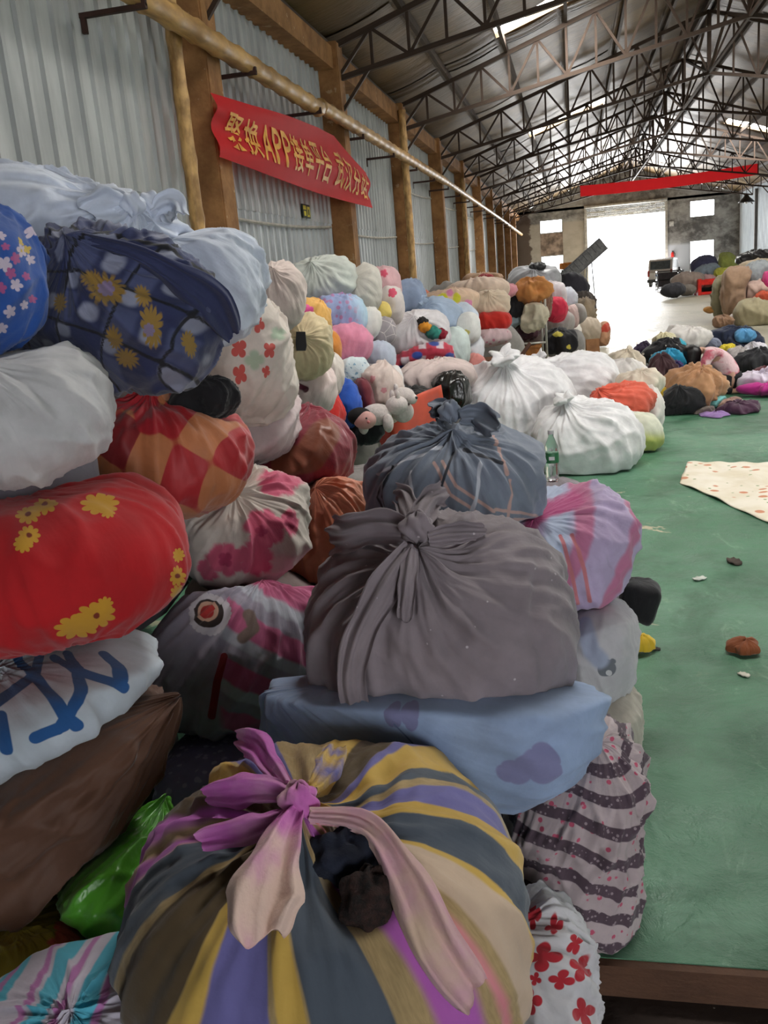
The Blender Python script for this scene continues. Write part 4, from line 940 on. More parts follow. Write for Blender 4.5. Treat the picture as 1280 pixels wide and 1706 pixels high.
S('dark_garment', 'dark charcoal garment behind the red stiff bag', (650, 645, 735, 690), 8.9, '#2c2a2a', cat='garment', fold=.07)
for q in [(-2.7, 6.3, .4, .6, .6, .42, '#8f8a8a'), (-2.9, 6.5, 1.15, .6, .6, .4, '#9a908c'), (-1.8, 6.8, .28, .4, .5, .3, '#85807e'), (-3.2, 8.8, .45, .6, .7, .45, '#908c88'), (-3.2, 8.8, 1.25, .6, .7, .4, '#a49c96'),
          (-2.4, 8.4, .4, .55, .6, .42, '#8a8680'), (-2.4, 8.6, 1.0, .55, .55, .35, '#989490'), (-2.5, 7.5, .35, .4, .4, .36, '#807878'), (-2.9, 10.3, .45, .6, .6, .45, '#8d8a88'), (-1.2, 11.2, .42, .36, .3, .42, '#8d8a88'), (-2.6, 10.6, 1.25, .7, .5, .4, '#a09a98'), (-2.9, 11.7, .5, .7, .6, .5, '#918d8a'), (-2.1, 11.6, .5, .55, .5, .48, '#8b8988'), (-3.0, 10.6, 1.2, .6, .5, .4, '#a09a94')]:
    H('plain cloth bundle buried deep in the wall side pile', *q)
# further along the wall
FA = 'far wall side bundles'
S(B, 'cream bundle with yellow and pink rosette print', (700, 482, 792, 530), 14.2, '#e0c0a4', pat=lambda s, P, TH, PH, w, D: [(flowers(s, P, [(738, 497, 9), (762, 496, 9, 1.3)], 3, .8), '#d9d23c', .02), (flowers(s, P, [(780, 507, 8), (750, 487, 6)], 5, .8), '#e08ab0', .02)])
S(B, 'coral orange bundle end at the rosette bundle', (690, 484, 722, 515), 14.3, '#e08060', fold=.06)
S(B, 'pale peach bundle stacked above the rosette bundle', (745, 466, 842, 505), 16.2, '#dcc4b0')
S(B, 'beige gathered bundle on the flat red bundle', (785, 484, 848, 530), 15.2, '#d8c4ac', knot=(815, 488), pl=.09)
S(B, 'flat red bundle under the beige gathered bundle', (782, 518, 852, 552), 15.0, '#c8281c')
S(B, 'pink and white floral bundle under the flat red bundle', (786, 545, 850, 574), 14.8, '#dcbcc0', micro=mf('#cc7a90', 10, .3))
S(B, 'brown cloth heap on top of the far wall side pile', (772, 455, 835, 480), 17.5, '#a88668', fold=.07)
S(B, 'red cloth roll on the brown heap', (798, 457, 822, 470), 17.3, '#9a2a30')
S(B, 'pink knotted bundle beside the pale peach bundle', (820, 474, 860, 498), 16.6, '#d8909a', fold=.08)
for q in [(-2.3, 14.6, .5, .7, .6, .5, '#8d8a88'), (-2.2, 14.6, 1.2, .6, .55, .32, '#a09a94'), (-1.7, 16.4, .6, .8, .6, .6, '#9a9590'), (-2.4, 17, .9, .8, .7, .9, '#8d8884')]:
    H('plain cloth bundle buried beyond the middle pile', *q)
S('plastic_bag', 'large translucent grey plastic bag with a black tied top', (848, 442, 930, 492), 20, '#a9aaae', cat='bag', rough=.3, fold=.05, knot=(890, 446), pl=.08)
S('plastic_bag', 'black tied top lying on the grey plastic bag', (884, 438, 908, 450), 19.8, '#2a2a2c', cat='bag', rough=.3, fold=.1)
S(B, 'white and pink bundle behind the trolley', (895, 470, 945, 520), 19.5, '#d6ccd0')
S(B, 'pale blue white bundle hanging at the right of the trolley load', (925, 480, 960, 520), 19.8, '#cdd0da')
S(B, 'hot pink bundle on the grey bundle by the trolley', (908, 495, 946, 535), 18.8, '#d8304e')
S(B, 'grey bundle under the hot pink bundle', (905, 518, 955, 560), 19.2, '#a29c98')
S(B, 'pale pink bundle right of the grey bundle', (938, 508, 964, 545), 19.5, '#d4b8b4')
S('dark_garment', 'black garment bundle with yellow and white scraps under the grey bundle', (905, 548, 962, 590), 18.0, '#16141a', cat='garment', pat=spots([(930, 557, 5, .6), (948, 578, 4)], 3, '#d0c050'), fold=.07)
S('dark_bag', 'tall black bag standing before the leaning ramp', (930, 456, 978, 510), 29.6, '#2a2832', cat='bag', fold=.05)
S('dark_bag', 'dark bag at the foot of the tall black bag', (935, 485, 990, 547), 29.2, '#4a423e', cat='bag', fold=.06)
S(B, 'olive brown cloth draped beside the black bag', (952, 495, 992, 557), 27, '#8d7c66', fold=.09, lump=.1)
S(B, 'round beige bundle on the floor beside the trolley', (956, 530, 1002, 570), 22.8, '#b9aa98')
S(B, 'white bundle left of the round beige bundle', (943, 535, 968, 588), 21.3, '#dcd6cc')
S('cardboard_tube', 'brown roll with a red end beside the round beige bundle', (990, 536, 1016, 577), 22.9, '#b98a6a', cat='roll', fold=.02, pat=spots([(1009, 545, 9)], 3, '#b8402c'))
for q in [(-.9, 20.2, .45, .7, .5, .45, '#8d8a88'), (-.3, 19.6, .42, .5, .5, .42, '#8d8a88'), (-.15, 19.7, 1.0, .45, .4, .3, '#9a9490'), (-1.0, 20.5, 1.1, .6, .5, .4, '#a8a4a2')]:
    H('plain cloth bundle buried behind the trolley', *q)

# ------------------------------------------------------------------ big white bundles in the middle of the floor
S(B, 'huge white bundle with a gathered top nearest the red stiff bag', (757, 605, 952, 800), 9.9, '#e2e0e2', b=.62, knot=(843, 612), pl=.08, fold=.02, tuft=.22)
S(B, 'white bundle lying behind the huge white bundle', (868, 592, 1022, 690), 11.3, '#e4e2e4', b=.55, knot=(905, 602), pl=.08, fold=.02, tuft=.18)
S(B, 'white bundle with long gathers beside the plastic bottle', (898, 668, 1058, 800), 9.2, '#e0dfe0', b=.5, knot=(945, 675), pl=.10, fold=.025, tuft=.2)
S(B, 'small white lime bundle at the edge of the white bundles', (1020, 688, 1100, 755), 9.9, '#dcdcc8', pat=fade('#b9c06a', -UP, .02, .08))
S(B, 'orange cloth bundle tied over a white bundle', (982, 640, 1088, 702), 10.3, '#d8604a', b=.3, knot=(1000, 650), pl=.1, fold=.05)
S(B, 'round cream white bundle under the orange cloth', (1040, 640, 1104, 722), 10.7, '#e0dad4')
S('light_garments', 'heap of cream garments on the orange cloth bundle', (1035, 618, 1102, 668), 10.9, '#d8ccba', cat='garment', fold=.09, lump=.09)
S('light_garments', 'white garment heap between the orange cloth and the sorting heap', (1005, 600, 1075, 655), 11.8, '#ded8d4', cat='garment', fold=.08, lump=.08)
S('light_garments', 'beige garment heap next to the dark purple garment', (1012, 583, 1072, 628), 13.2, '#cfc2ae', cat='garment', fold=.10, lump=.09)
H('plain white bundle buried under the garment heaps', .55, 11.9, .28, .5, .5, .3, '#d4d0cc'); H('plain white bundle buried under the garment heaps', .62, 13.3, .25, .4, .45, .27, '#cfc8c0')
# ------------------------------------------------------------------ clothes being sorted around the person
G = 'clothes being sorted'
def g(label, box, Y, col, **k):
    k.setdefault('fold', .08); k.setdefault('lump', .14); k.setdefault('pl', .05); k.setdefault('p', 2.2); k.setdefault('crease', 1.8); return S(k.pop('name', 'garment'), label, box, Y, col, cat='garment', group=G, **k)
g('tan brown jacket heaped in front of the kneeling person', (1112, 612, 1202, 682), 12.5, '#b98a64', b=.4)
g('black trousers lying at the foot of the tan jacket', (1098, 648, 1160, 704), 12.2, '#17161a')
g('teal trousers lying right of the tan jacket', (1155, 654, 1222, 690), 12.5, '#6fb4b4', b=.25)
g('plum scarf stretched out on the green floor', (1190, 668, 1268, 702), 12.1, '#4a2a42', b=.22, roll=-8)
g('lilac shirt in front of the plum scarf', (1166, 684, 1214, 706), 11.9, '#9a78b4', b=.2)
g('taupe blouse beside the plum scarf', (1192, 662, 1236, 694), 12.4, '#a8887c', b=.22)
g('grey brown cardigan between the black trousers and the lilac shirt', (1142, 672, 1200, 704), 12.2, '#6e625c', b=.22)
g('yellow top under the tan jacket', (1096, 640, 1126, 676), 12.6, '#d6b436', b=.2)
g('red top beside the tan jacket', (1098, 632, 1124, 658), 12.9, '#b82c30', b=.2)
g('maroon black clothes heap beside the cream garments', (1078, 596, 1124, 660), 13.4, '#3a1c22')
g('bright cyan shirt on the dotted black dress', (1090, 584, 1140, 618), 13.9, '#2f9cc4')
g('black dress with white dots on the sorting heap', (1074, 568, 1148, 612), 14.6, '#1a181c', micro=mf('#d8d0c4', 9, .22))
g('navy and magenta clothes beside the hair of the person', (1104, 602, 1142, 636), 13.6, '#3a2f66', pat=spots([(1118, 612, 8)], 3, '#b0305e'))
g('dark purple garment at the back edge of the sorting heap', (1054, 570, 1092, 606), 15.2, '#3a2c48')
g('cream yellow top on the dotted black dress', (1088, 556, 1124, 586), 15.2, '#e0d6b0')
g('turquoise top beside the cream yellow top', (1110, 566, 1140, 590), 15.0, '#3aa8c0')
g('white clothes spread at the back of the sorting heap', (1108, 546, 1184, 586), 16.2, '#e2ddd8')
g('grey blue jeans behind the person', (1166, 560, 1200, 584), 16.2, '#7c8296')
g('navy coat heap behind the kneeling person', (1186, 548, 1268, 602), 16.8, '#1d2740')
g('sky blue folded shirt on the navy coat heap', (1224, 548, 1256, 572), 16.55, '#5a9ccc', fold=.03, lump=.03)
g('yellow cloth between the person and the navy coat', (1198, 574, 1226, 594), 15.6, '#dcc838')
g('grey white knit beside the pink top of the person', (1210, 578, 1250, 612), 15.2, '#b9b2b0')
g('white striped cloth on the navy coat heap', (1236, 572, 1272, 598), 15.8, '#d8d4dc')
g('black coat heap right of the person', (1222, 584, 1310, 632), 15.0, '#202024')
g('pale lilac sheet spread right of the person', (1218, 618, 1320, 652), 13.8, '#d4cada', b=.35)
g('magenta skirt under the pale lilac sheet', (1240, 636, 1320, 658), 13.3, '#b82a86', b=.2)
g('maroon patterned blouse on the black coat heap', (1258, 612, 1300, 636), 14.2, '#6a3a40')
H('plain cloth heap hidden under the sorted clothes', 1.55, 15.1, .16, .7, .7, .2, '#4a4448'); H('plain cloth heap hidden under the sorted clothes', 2.6, 16.0, .16, .7, .6, .2, '#4a4448'); H('plain cloth heap hidden under the sorted clothes', 1.2, 13.2, .16, .45, .5, .2, '#3e3238')
# ------------------------------------------------------------------ sacks and scraps on the right
def sk(label, box, Y, col, cat='sack', name='woven_sack', **k):
    k.setdefault('fold', .06); return S(name, label, box, Y, col, cat=cat, group='sacks along the right side', **k)
sk('olive grey burlap sack standing at the end of the right heap', (1188, 462, 1220, 530), 28.6, '#8a8468')
sk('upright tan carton like sack on the right heap', (1206, 448, 1250, 522), 27.8, '#a0826a', p=4)
sk('khaki sack lying on the floor at the right heap', (1226, 500, 1300, 552), 26.4, '#9a9072')
sk('grey plastic sheet bag on the right heap', (1240, 434, 1284, 480), 28.2, '#9aa0a4', cat='bag', name='plastic_bag')
sk('crumpled black plastic on top of the right heap', (1230, 418, 1290, 444), 30, '#201e20', cat='bag', name='plastic_bag', rough=.3, fold=.12)
sk('beige sack under the black plastic', (1235, 430, 1300, 462), 29.6, '#c0ae94')
sk('pinkish cloth sack in the middle of the right heap', (1240, 465, 1300, 512), 27.6, '#c0a498')
sk('red net sack at the khaki sack', (1258, 488, 1300, 520), 27.0, '#b84a2c', fold=.1)
sk('magenta strap bag at the right heap', (1272, 452, 1290, 492), 27.6, '#c83278')
sk('brown rag on the floor beside the khaki sack', (1190, 526, 1222, 546), 26.2, '#8a6a52', fold=.12)
sk('white and red rag beside the khaki sack', (1214, 518, 1244, 546), 26.6, '#cfc4c0', pat=spots([(1230, 532, 8)], 3, '#b03040'), fold=.1)
sk('ochre stick like rag at the foot of the tan sack', (1172, 508, 1226, 522), 28.4, '#c08a4a', b=.2, fold=.08)
H('plain sack buried in the right heap', 6.6, 29.3, .6, .9, .7, .6, '#8a8070'); H('plain sack buried in the right heap', 6.5, 28.4, 1.3, .7, .6, .5, '#a09480')
# far heap by the gate
def fk(label, box, Y, col, cat='sack', name='woven_sack', **k):
    return S(name, label, box, Y, col, cat=cat, group='heap near the far gate', fold=.05, **k)
fk('black sack at the front of the far heap', (1105, 472, 1142, 494), 46, '#2c2c32')
fk('brown grey sack in the far heap', (1122, 454, 1170, 484), 48.5, '#8c7c72'); fk('dusty pink sack beside the red basket', (1158, 458, 1192, 478), 49, '#b08a8a')
fk('navy round sack on top of the far heap', (1154, 429, 1194, 462), 51, '#3c3c56'); fk('blue grey sack below the navy sack', (1160, 442, 1204, 474), 50, '#78848e')
fk('olive green sack at the right of the far heap', (1192, 424, 1228, 466), 51, '#8c9448'); fk('yellow green sack in front of the olive sack', (1190, 446, 1218, 474), 49.5, '#a8a83c')
fk('grey brown sack at the foot of the far heap', (1132, 474, 1158, 492), 47.5, '#787068')
H('plain sack buried in the far heap', 7.0, 51.5, .5, 1.1, .8, .5, '#6e6862')

# ------------------------------------------------------------------ the person kneeling over the clothes
PYY = 13.85
def jp(px, py, dy=0): return Vector(atY(px, py, PYY+dy))
def skin_mesh(name, verts, edges, radii, root=0, sub=2):
    me = bpy.data.meshes.new(name); me.from_pydata([tuple(v) for v in verts], edges, []); ob = bpy.data.objects.new(name, me); COL.objects.link(ob)
    sm = ob.modifiers.new('s', 'SKIN'); sm.use_smooth_shade = True
    for i, d in enumerate(me.skin_vertices[0].data): r = radii[i]; d.radius = (r, r) if not isinstance(r, tuple) else r; d.use_root = (i == root)
    m2 = ob.modifiers.new('u', 'SUBSURF'); m2.levels = sub; m2.render_levels = sub
    dg = bpy.context.evaluated_depsgraph_get(); dg.update(); out = bpy.data.meshes.new_from_object(ob.evaluated_get(dg)); bpy.data.objects.remove(ob)
    out.polygons.foreach_set('use_smooth', [True]*len(out.polygons)); return out
per = empty('person', tuple(atZ(1210, 657, 0))); tag(per, 'person with long black hair and pink tie-dye top kneeling over clothes', 'person')
V = []; E_ = []; Rr = []
def add(p, r, par=None):
    V.append(p); Rr.append(r); i = len(V)-1
    if par is not None: E_.append((par, i))
    return i
pel = add(jp(1222, 636), .135); sp1 = add(jp(1214, 616), .125, pel); sp2 = add(jp(1201, 598), .135, sp1); ch = add(jp(1186, 587), .13, sp2); nk = add(jp(1172, 583), .055, ch); hd0 = add(jp(1163, 586), .07, nk); hd = add(jp(1152, 592), .095, hd0); chin = add(jp(1143, 604), .055, hd)
hands = []
for s in (-1, 1):
    sh = add(jp(1182, 591, .17*s), .062, ch); el = add(jp(1172+3*s, 619, .22*s), .042, sh); wr = add(jp(1158, 634, .14*s), .027, el); pm = add(jp(1151, 638, .12*s), .032, wr)
    for k, (a, b, c) in enumerate(((-7, 1, -.03), (-8.5, 2, -.01), (-8.5, 2.5, .012), (-7, 3, .033))):
        f1 = add(jp(1151+a*.55, 638+b*.6, .12*s+c), .010, pm); add(jp(1151+a, 638+b+2.2, .12*s+c*1.1), .008, f1)
    t1 = add(jp(1151-3, 638+3, .12*s-.04*s), .011, pm); add(jp(1151-5, 638+5, .12*s-.045*s), .009, t1)
    hip = add(jp(1216, 640, .10*s), .105, pel); kn = add(jp(1180, 632, .14*s), .068, hip); an = add(jp(1219, 652, .13*s), .042, kn); ft = add(jp(1240, 650, .13*s), .034, an)
SKIN = plain('#c79a84', .6)
body = link('body', skin_mesh('body', V, E_, Rr), SKIN); local_to(per, body)
# top
V, E_, Rr = [], [], []
a = add(jp(1221, 632), .165); b = add(jp(1213, 613), .155, a); c = add(jp(1200, 596), .160, b); d = add(jp(1186, 586), .155, c); e = add(jp(1177, 584), .085, d)
for s in (-1, 1):
    sh = add(jp(1182, 590, .18*s), .085, d); el = add(jp(1172+2*s, 617, .225*s), .072, sh); add(jp(1166, 627, .19*s), .062, el)
def mat_tiedye():
    m = N('pink_tie_dye', .9, 0, .2); p = m.pos(); n = m.noise(p, 4.5, 3, .6); c = m.mix(m.ramp(n, .46, .64), lin('#e2c3c6'), lin('#cf6678')); c = m.mix(m.ramp(m.noise(p, 9, 2), .6, .72, 0, .6), c, lin('#8a4658')); m.col(c); m.bump(m.noise(p, 12, 3), .5, .03); return m.m
tp = link('top', skin_mesh('top', V, E_, Rr), mat_tiedye()); local_to(per, tp)
V, E_, Rr = [], [], []
a = add(jp(1224, 636), .16); add(jp(1219, 624), .15, a); add(jp(1230, 644), .12, a)
for s in (-1, 1):
    hip = add(jp(1216, 641, .10*s), .12, a); md = add(jp(1198, 634, .13*s), .10, hip); k = add(jp(1182, 630, .15*s), .085, md); k2 = add(jp(1186, 641, .15*s), .078, k); m2 = add(jp(1202, 648, .14*s), .066, k2); add(jp(1222, 652, .13*s), .052, m2)
tr = link('trousers', skin_mesh('trousers', V, E_, Rr), plain('#17161b', .85)); local_to(per, tr)
# hair: cap over the skull falling forward in strands
hm = MB(); hc = jp(1153, 588)
n1, n2 = 30, 22
for i in range(n2+1):
    t = i/n2
    for j in range(n1):
        a = 2*PI*j/n1
        if t < .45: th = t/.45*1.45; r = .128*math.sin(th)+.004; z = .122*math.cos(th)
        else: q = (t-.45)/.55; r = .128*(1-.45*q*q)+.016*math.sin(9*a)*q; z = .015-.36*q-.05*q*math.sin(7*a+1)
        rr = r*(1+.05*math.sin(11*a)+.03*math.sin(17*a+3)); hm.v.append((hc.x+rr*math.cos(a)*1.0-.10*max(0, (t-.45))*.5, hc.y+rr*math.sin(a)*1.05, hc.z+z+.015*math.sin(7*a)*t))
hm.f = [(i*n1+j, (i+1)*n1+j, (i+1)*n1+(j+1) % n1, i*n1+(j+1) % n1) for i in range(n2) for j in range(n1)]
ho = hm.build('hair', plain('#151012', .45, 0, .3, 40), None, True); local_to(per, ho)
for nm, px, py, dy, r, mt in (('nose', 1139, 597, 0, .018, SKIN), ('eye', 1141, 592, -.032, .011, plain('#1a1514', .3)), ('eye', 1141, 592, .032, .011, plain('#1a1514', .3)), ('mouth', 1139, 603, 0, .014, plain('#9a4a4a', .5)), ('ear', 1154, 594, -.1, .024, SKIN), ('ear', 1154, 594, .1, .024, SKIN)):
    p = jp(px, py, dy); o = MB().lathe([(r*math.sin(PI*k/8)+1e-4, r*math.cos(PI*k/8)) for k in range(9)], 12, tuple(p)).build(nm, mt, None, True); local_to(per, o)

# ------------------------------------------------------------------ rigid things
def thing(name, label, cat, loc, rz=0, group=None):
    t = empty(name, loc, rz); return tag(t, label, cat, group)
def bevel_box(name, mat, parent, x0, y0, z0, x1, y1, z1, r=.01, seg=2):
    bm = bmesh.new(); m = MB().box(x0, y0, z0, x1, y1, z1); me = mesh(name, m.v, m.f); bm.from_mesh(me); bmesh.ops.bevel(bm, geom=bm.edges[:], offset=r, segments=seg, affect='EDGES'); bm.to_mesh(me); bm.free(); return link(name, me, mat, parent)
# red stiff bag
RED = plain('#b23222', .55, 0, .15, 4); RED2 = plain('#d8553a', .5, 0, .1, 4)
p = atY(655, 725, 8.7); t = thing('stiff_bag', 'red stiff shopping bag with one flap folded out beside black clothes', 'bag', (p[0], p[1], 0), .25); t.scale = (1.1, 1, 1.5)
MB().add([(-.42, -.25, 0), (.36, -.25, 0), (.36, .25, 0), (-.42, .25, 0), (-.5, -.3, .5), (.40, -.3, .5), (.42, .3, .56), (-.5, .3, .56), (-.46, -.26, .5), (.36, -.26, .5), (.38, .26, .56), (-.46, .26, .56), (-.4, -.22, .05), (.33, -.22, .05), (.33, .22, .05), (-.4, .22, .05)],
         [(3, 2, 1, 0), (0, 1, 5, 4), (1, 2, 6, 5), (2, 3, 7, 6), (3, 0, 4, 7), (4, 5, 9, 8), (5, 6, 10, 9), (6, 7, 11, 10), (7, 4, 8, 11), (8, 9, 13, 12), (9, 10, 14, 13), (10, 11, 15, 14), (11, 8, 12, 15), (12, 13, 14, 15)]).build('bag_body', RED, t)
v, f = sheet_grid(lambda a, b: Vector((-.06+.50*a+.05*b, -.31-.03*b-.02*math.sin(a*5), .50+.18*a*(1-b)-.22*b+.02*math.sin(a*4))), 12, 8)
o = link('flap', mesh('flap', v, f, True), RED2, t); o.modifiers.new('s', 'SOLIDIFY').thickness = .006
# brown carton
p = atY(825, 600, 15.0); CB = plain('#8a5a40', .85); t = thing('carton', 'large brown carton behind the huge white bundle', 'carton', (p[0], 15.0, 0), .1)
bevel_box('box_body', CB, t, -.42, -.3, 0, .42, .3, .62, .008)
for sx in (-1, 1):
    o = MB().box(-.2, -.3, -.006, .2, .3, .006).build('flap', plain('#6e4634', .85), t); o.location = (sx*.46, 0, .66); o.rotation_euler = (0, sx*-.9, 0)
# trolley
MT = plain('#c9c6c0', .35, .5); p = atY(879, 600, 17.0)
t = thing('hand_trolley', 'white metal hand trolley with tall handle frame loaded with clothes', 'trolley', (p[0], 17.0, 0), 0)
bevel_box('platform', plain('#6e6a66', .6), t, -.36, 0, .2, .36, 1.0, .26, .01)
MB().tube([(.36, 0, .2), (.36, 0, 1.5), (.34, .03, 1.55), (.30, .04, 1.56)], .022, 10).build('upright', MT, t, True); MB().tube([(.29, .02, .2), (.29, .02, 1.46)], .018, 10).build('upright', MT, t, True)
MB().tube([(-.36, 0, .2), (-.36, 0, .88), (-.33, 0, .95), (-.33, 0, 1.12)], .022, 10).build('upright', MT, t, True)
for z in (.36, .66): MB().tube([(-.36, 0, z), (.36, 0, z)], .02, 8).build('rung', MT, t, True)
for z in (.5,): MB().tube([(-.34, 1.0, .2), (-.34, 1.0, 1.0), (.34, 1.0, 1.0), (.34, 1.0, .2)], .02, 8).build('rear_frame', MT, t, True)
for x in (-.3, .3):
    for y in (.12, .88):
        wv = MB().tube([(x-.02, y, .09), (x+.02, y, .09)], .088, 18); wv.build('wheel', plain('#26241f', .7), t); MB().box(x-.03, y-.02, .09, x+.03, y+.02, .21).build('fork', MT, t)
OR = plain('#d08a4a', .5); c = thing('plastic_basin', 'orange plastic basin standing on the hand trolley', 'basin', (p[0]-.02, 17.35, .26))
MB().add([(a*x, a*.75*y, z) for z, a in ((0, .2), (.32, .27), (.34, .27), (.34, .25), (.03, .18)) for x, y in ((-1, -1), (1, -1), (1, 1), (-1, 1))], [(3, 2, 1, 0)]+[(i*4+j, i*4+(j+1) % 4, (i+1)*4+(j+1) % 4, (i+1)*4+j) for i in range(4) for j in range(4)]+[(16, 17, 18, 19)]).build('tub', OR, c)
MB().box(-.28, -.21, .30, .28, -.195, .345).build('rim', OR, c); 
for k in range(5): MB().box(-.2+.09*k, -.2-.004, .05, -.16+.09*k, -.17, .28).build('rib', plain('#c27a3a', .5), c)
for (lab, box, Y, col, kw) in (('orange brown jacket hung over the trolley load', (860, 462, 918, 505), 17.1, '#c9874a', {}), ('black jeans with white seams hanging on the trolley', (845, 478, 878, 530), 17.2, '#1c1b20', {}), ('light blue cloth hanging at the left of the trolley', (836, 514, 872, 543), 17.2, '#a8bcc8', {}),
                               ('cream shirt hanging on the trolley', (868, 496, 910, 548), 17.05, '#d8ccb4', {}), ('brown shirt hanging behind the trolley upright', (898, 482, 920, 530), 17.5, '#8d6a58', {}), ('dark plum clothes on the lower trolley frame', (862, 538, 900, 566), 17.4, '#4a2a34', {})):
    S('hung_garment', lab, box, Y, col, cat='garment', group='clothes on the trolley', fold=.09, lump=.10)
H('plain cloth load inside the trolley', p[0], 17.6, .85, .34, .35, .3, '#6a5a54'); H('plain cloth load inside the trolley', p[0], 17.6, 1.25, .34, .35, .3, '#a89a88')
# wooden wedge board
p = atZ(988, 597, 0); t = thing('folding_board', 'small brown folding board standing on the floor by the trolley', 'board', tuple(p), .2)
for s in (-1, 1):
    o = MB().box(-.14, -.012, 0, .14, .012, .42).build('leaf', plain('#9a6a42', .7), t); o.location = (0, s*.09, 0); o.rotation_euler = (s*.2, 0, 0)
# leaning conveyor ramp
P0 = Vector(atZ(893, 508, 0)); P1 = Vector(atY(1006, 405, P0.y-1.0)); t = thing('conveyor_ramp', 'long grey conveyor ramp rising towards the bright gate', 'conveyor', tuple(P0))
Dv = P1-P0; L = Dv.length; fr = empty('tmp', (0, 0, 0)); bpy.data.objects.remove(fr)
GR = plain('#8f9194', .5, .3)
MB().bar((0, 0, .05), Dv, .10, .62).build('belt', plain('#a3a5a8', .6), t)
for s in (-1, 1):
    off = Vector((-Dv.z, 0, Dv.x)).normalized()*.33*s; MB().bar(off+Vector((0, 0, .05)), Dv+off, .14, .06).build('side_rail', GR, t)
for k in range(1, 16):
    c = Dv*(k/16); off = Vector((-Dv.z, 0, Dv.x)).normalized()*.3; MB().bar(c-off-Vector((0, .06, 0)), c+off-Vector((0, .06, 0)), .03, .03).build('cleat', plain('#707276', .6), t)
for k in (.45, .8):
    c = Dv*k
    for s in (-1, 1): MB().bar((c.x+.25*s, .05, 0), (c.x+.1*s, .05, c.z), .06).build('leg', GR, t)
# van in the gate
WHT = plain('#b9b6b4', .35, .1, .04); DK = plain('#25262a', .3); GLS = plain('#4a5258', .08)
t = thing('van', 'silver grey minivan parked in the bright far gate, rear door towards the hall', 'van', tuple(Vector(atZ(1102, 480, 0))), -.25)
t.location.y = 66.0; q = atY(1100, 478, 66.0); t.location.x = q[0]; t.location.z = 0
prof = [(0, .35), (0, .95), (.10, 1.15), (.28, 1.78), (.5, 1.9), (2.5, 1.88), (3.2, 1.2), (3.9, 1.05), (4.0, .35)]
MB().prism([(y, z) for y, z in prof], -.82, .82).build('body_shell', WHT, t); bv = t.children[-1].modifiers.new('b', 'BEVEL'); bv.width = .09; bv.segments = 3
MB().prism([(.075, 1.17), (.235, 1.70), (.225, 1.71), (.065, 1.18)], -.66, .66).build('rear_window', GLS, t)
MB().box(-.84, -.08, .32, .84, .06, .52).build('bumper', DK, t); MB().box(-.3, -.03, .72, .3, 0, .84).build('number_plate', plain('#2f5fa0', .5), t)
for s in (-1, 1):
    MB().box(s*.76-.07, -.02, .72, s*.76+.07, .05, 1.12).build('tail_light', plain('#8a2a22', .3), t)
    MB().box(s*.9-.06, 2.5, 1.0, s*.9+.06, 2.6, 1.2).build('mirror', DK, t)
    MB().prism([(.55, 1.2), (.62, 1.72), (2.3, 1.72), (2.8, 1.2)], s*.825-.008, s*.825+.008).build('side_window', DK, t)
    for y in (.75, 3.15): MB().tube([(s*.74-.1, y, .31), (s*.74+.1, y, .31)], .31, 20).build('wheel', DK, t); MB().tube([(s*.74-.11, y, .31), (s*.74+.11, y, .31)], .17, 14).build('hub', GR, t)
# wheeled cage cart
q = atZ(1117, 481, 0); t = thing('cage_cart', 'dark metal cage cart standing before the minivan', 'cart', (q[0], 57.0, 0)); q = atY(1117, 470, 57); t.location.x = q[0]
for x in (-.72, .72):
    for y in (0, .9): MB().tube([(x, y, .06), (x, y, 1.15)], .035, 6).build('post', DK, t); MB().tube([(x-.02, y, .09), (x+.02, y, .09)], .09, 12).build('wheel', DK, t)
for z in (.2, .65, 1.13):
    for y in (0, .9): MB().tube([(-.72, y, z), (.72, y, z)], .03, 6).build('rail', DK, t)
    for x in (-.72, .72): MB().tube([(x, 0, z), (x, .9, z)], .03, 6).build('rail', DK, t)
MB().box(-.7, .0, .18, .7, .9, .24).build('deck', DK, t); MB().box(-.68, .02, .25, .68, .05, 1.08).build('side_panel', plain('#4a4648', .7), t)
# moped
q = atY(1143, 465, 56); t = thing('moped', 'dark moped parked beside the cage cart', 'moped', (q[0], 56, 0), .5)
for x in (-.55, .6):
    MB().lathe([(.2, -.04), (.28, -.03), (.28, .03), (.2, .04)], 20).build('wheel', DK, t).rotation_euler = (PI/2, 0, 0); t.children[-1].location = (x, 0, .28)
    MB().lathe([(.04, -.05), (.19, -.015), (.19, .015), (.04, .05)], 14).build('rim', GR, t).rotation_euler = (PI/2, 0, 0)
    [c for c in t.children if c.name.startswith('rim')][-1].location = (x, 0, .28)
MB().tube([(-.55, 0, .28), (-.45, 0, .75), (-.35, 0, 1.05)], .035, 8).build('fork', GR, t); MB().tube([(-.35, -.32, 1.12), (-.33, 0, 1.05), (-.35, .32, 1.12)], .02, 8).build('handlebar', DK, t)
MB().tube([(-.42, 0, .7), (-.2, 0, .35), (.2, 0, .35), (.6, 0, .6)], [.09, .12, .12, .12], 10).build('frame', plain('#5a2a2c', .4), t, True); MB().tube([(.05, 0, .72), (.35, 0, .78), (.75, 0, .76)], [.1, .12, .08], 10).build('seat', DK, t, True)
MB().lathe([(.01, .09), (.08, .06), (.1, 0), (.08, -.06)], 12, (-.42, 0, .98)).build('headlight', GLS, t, True)
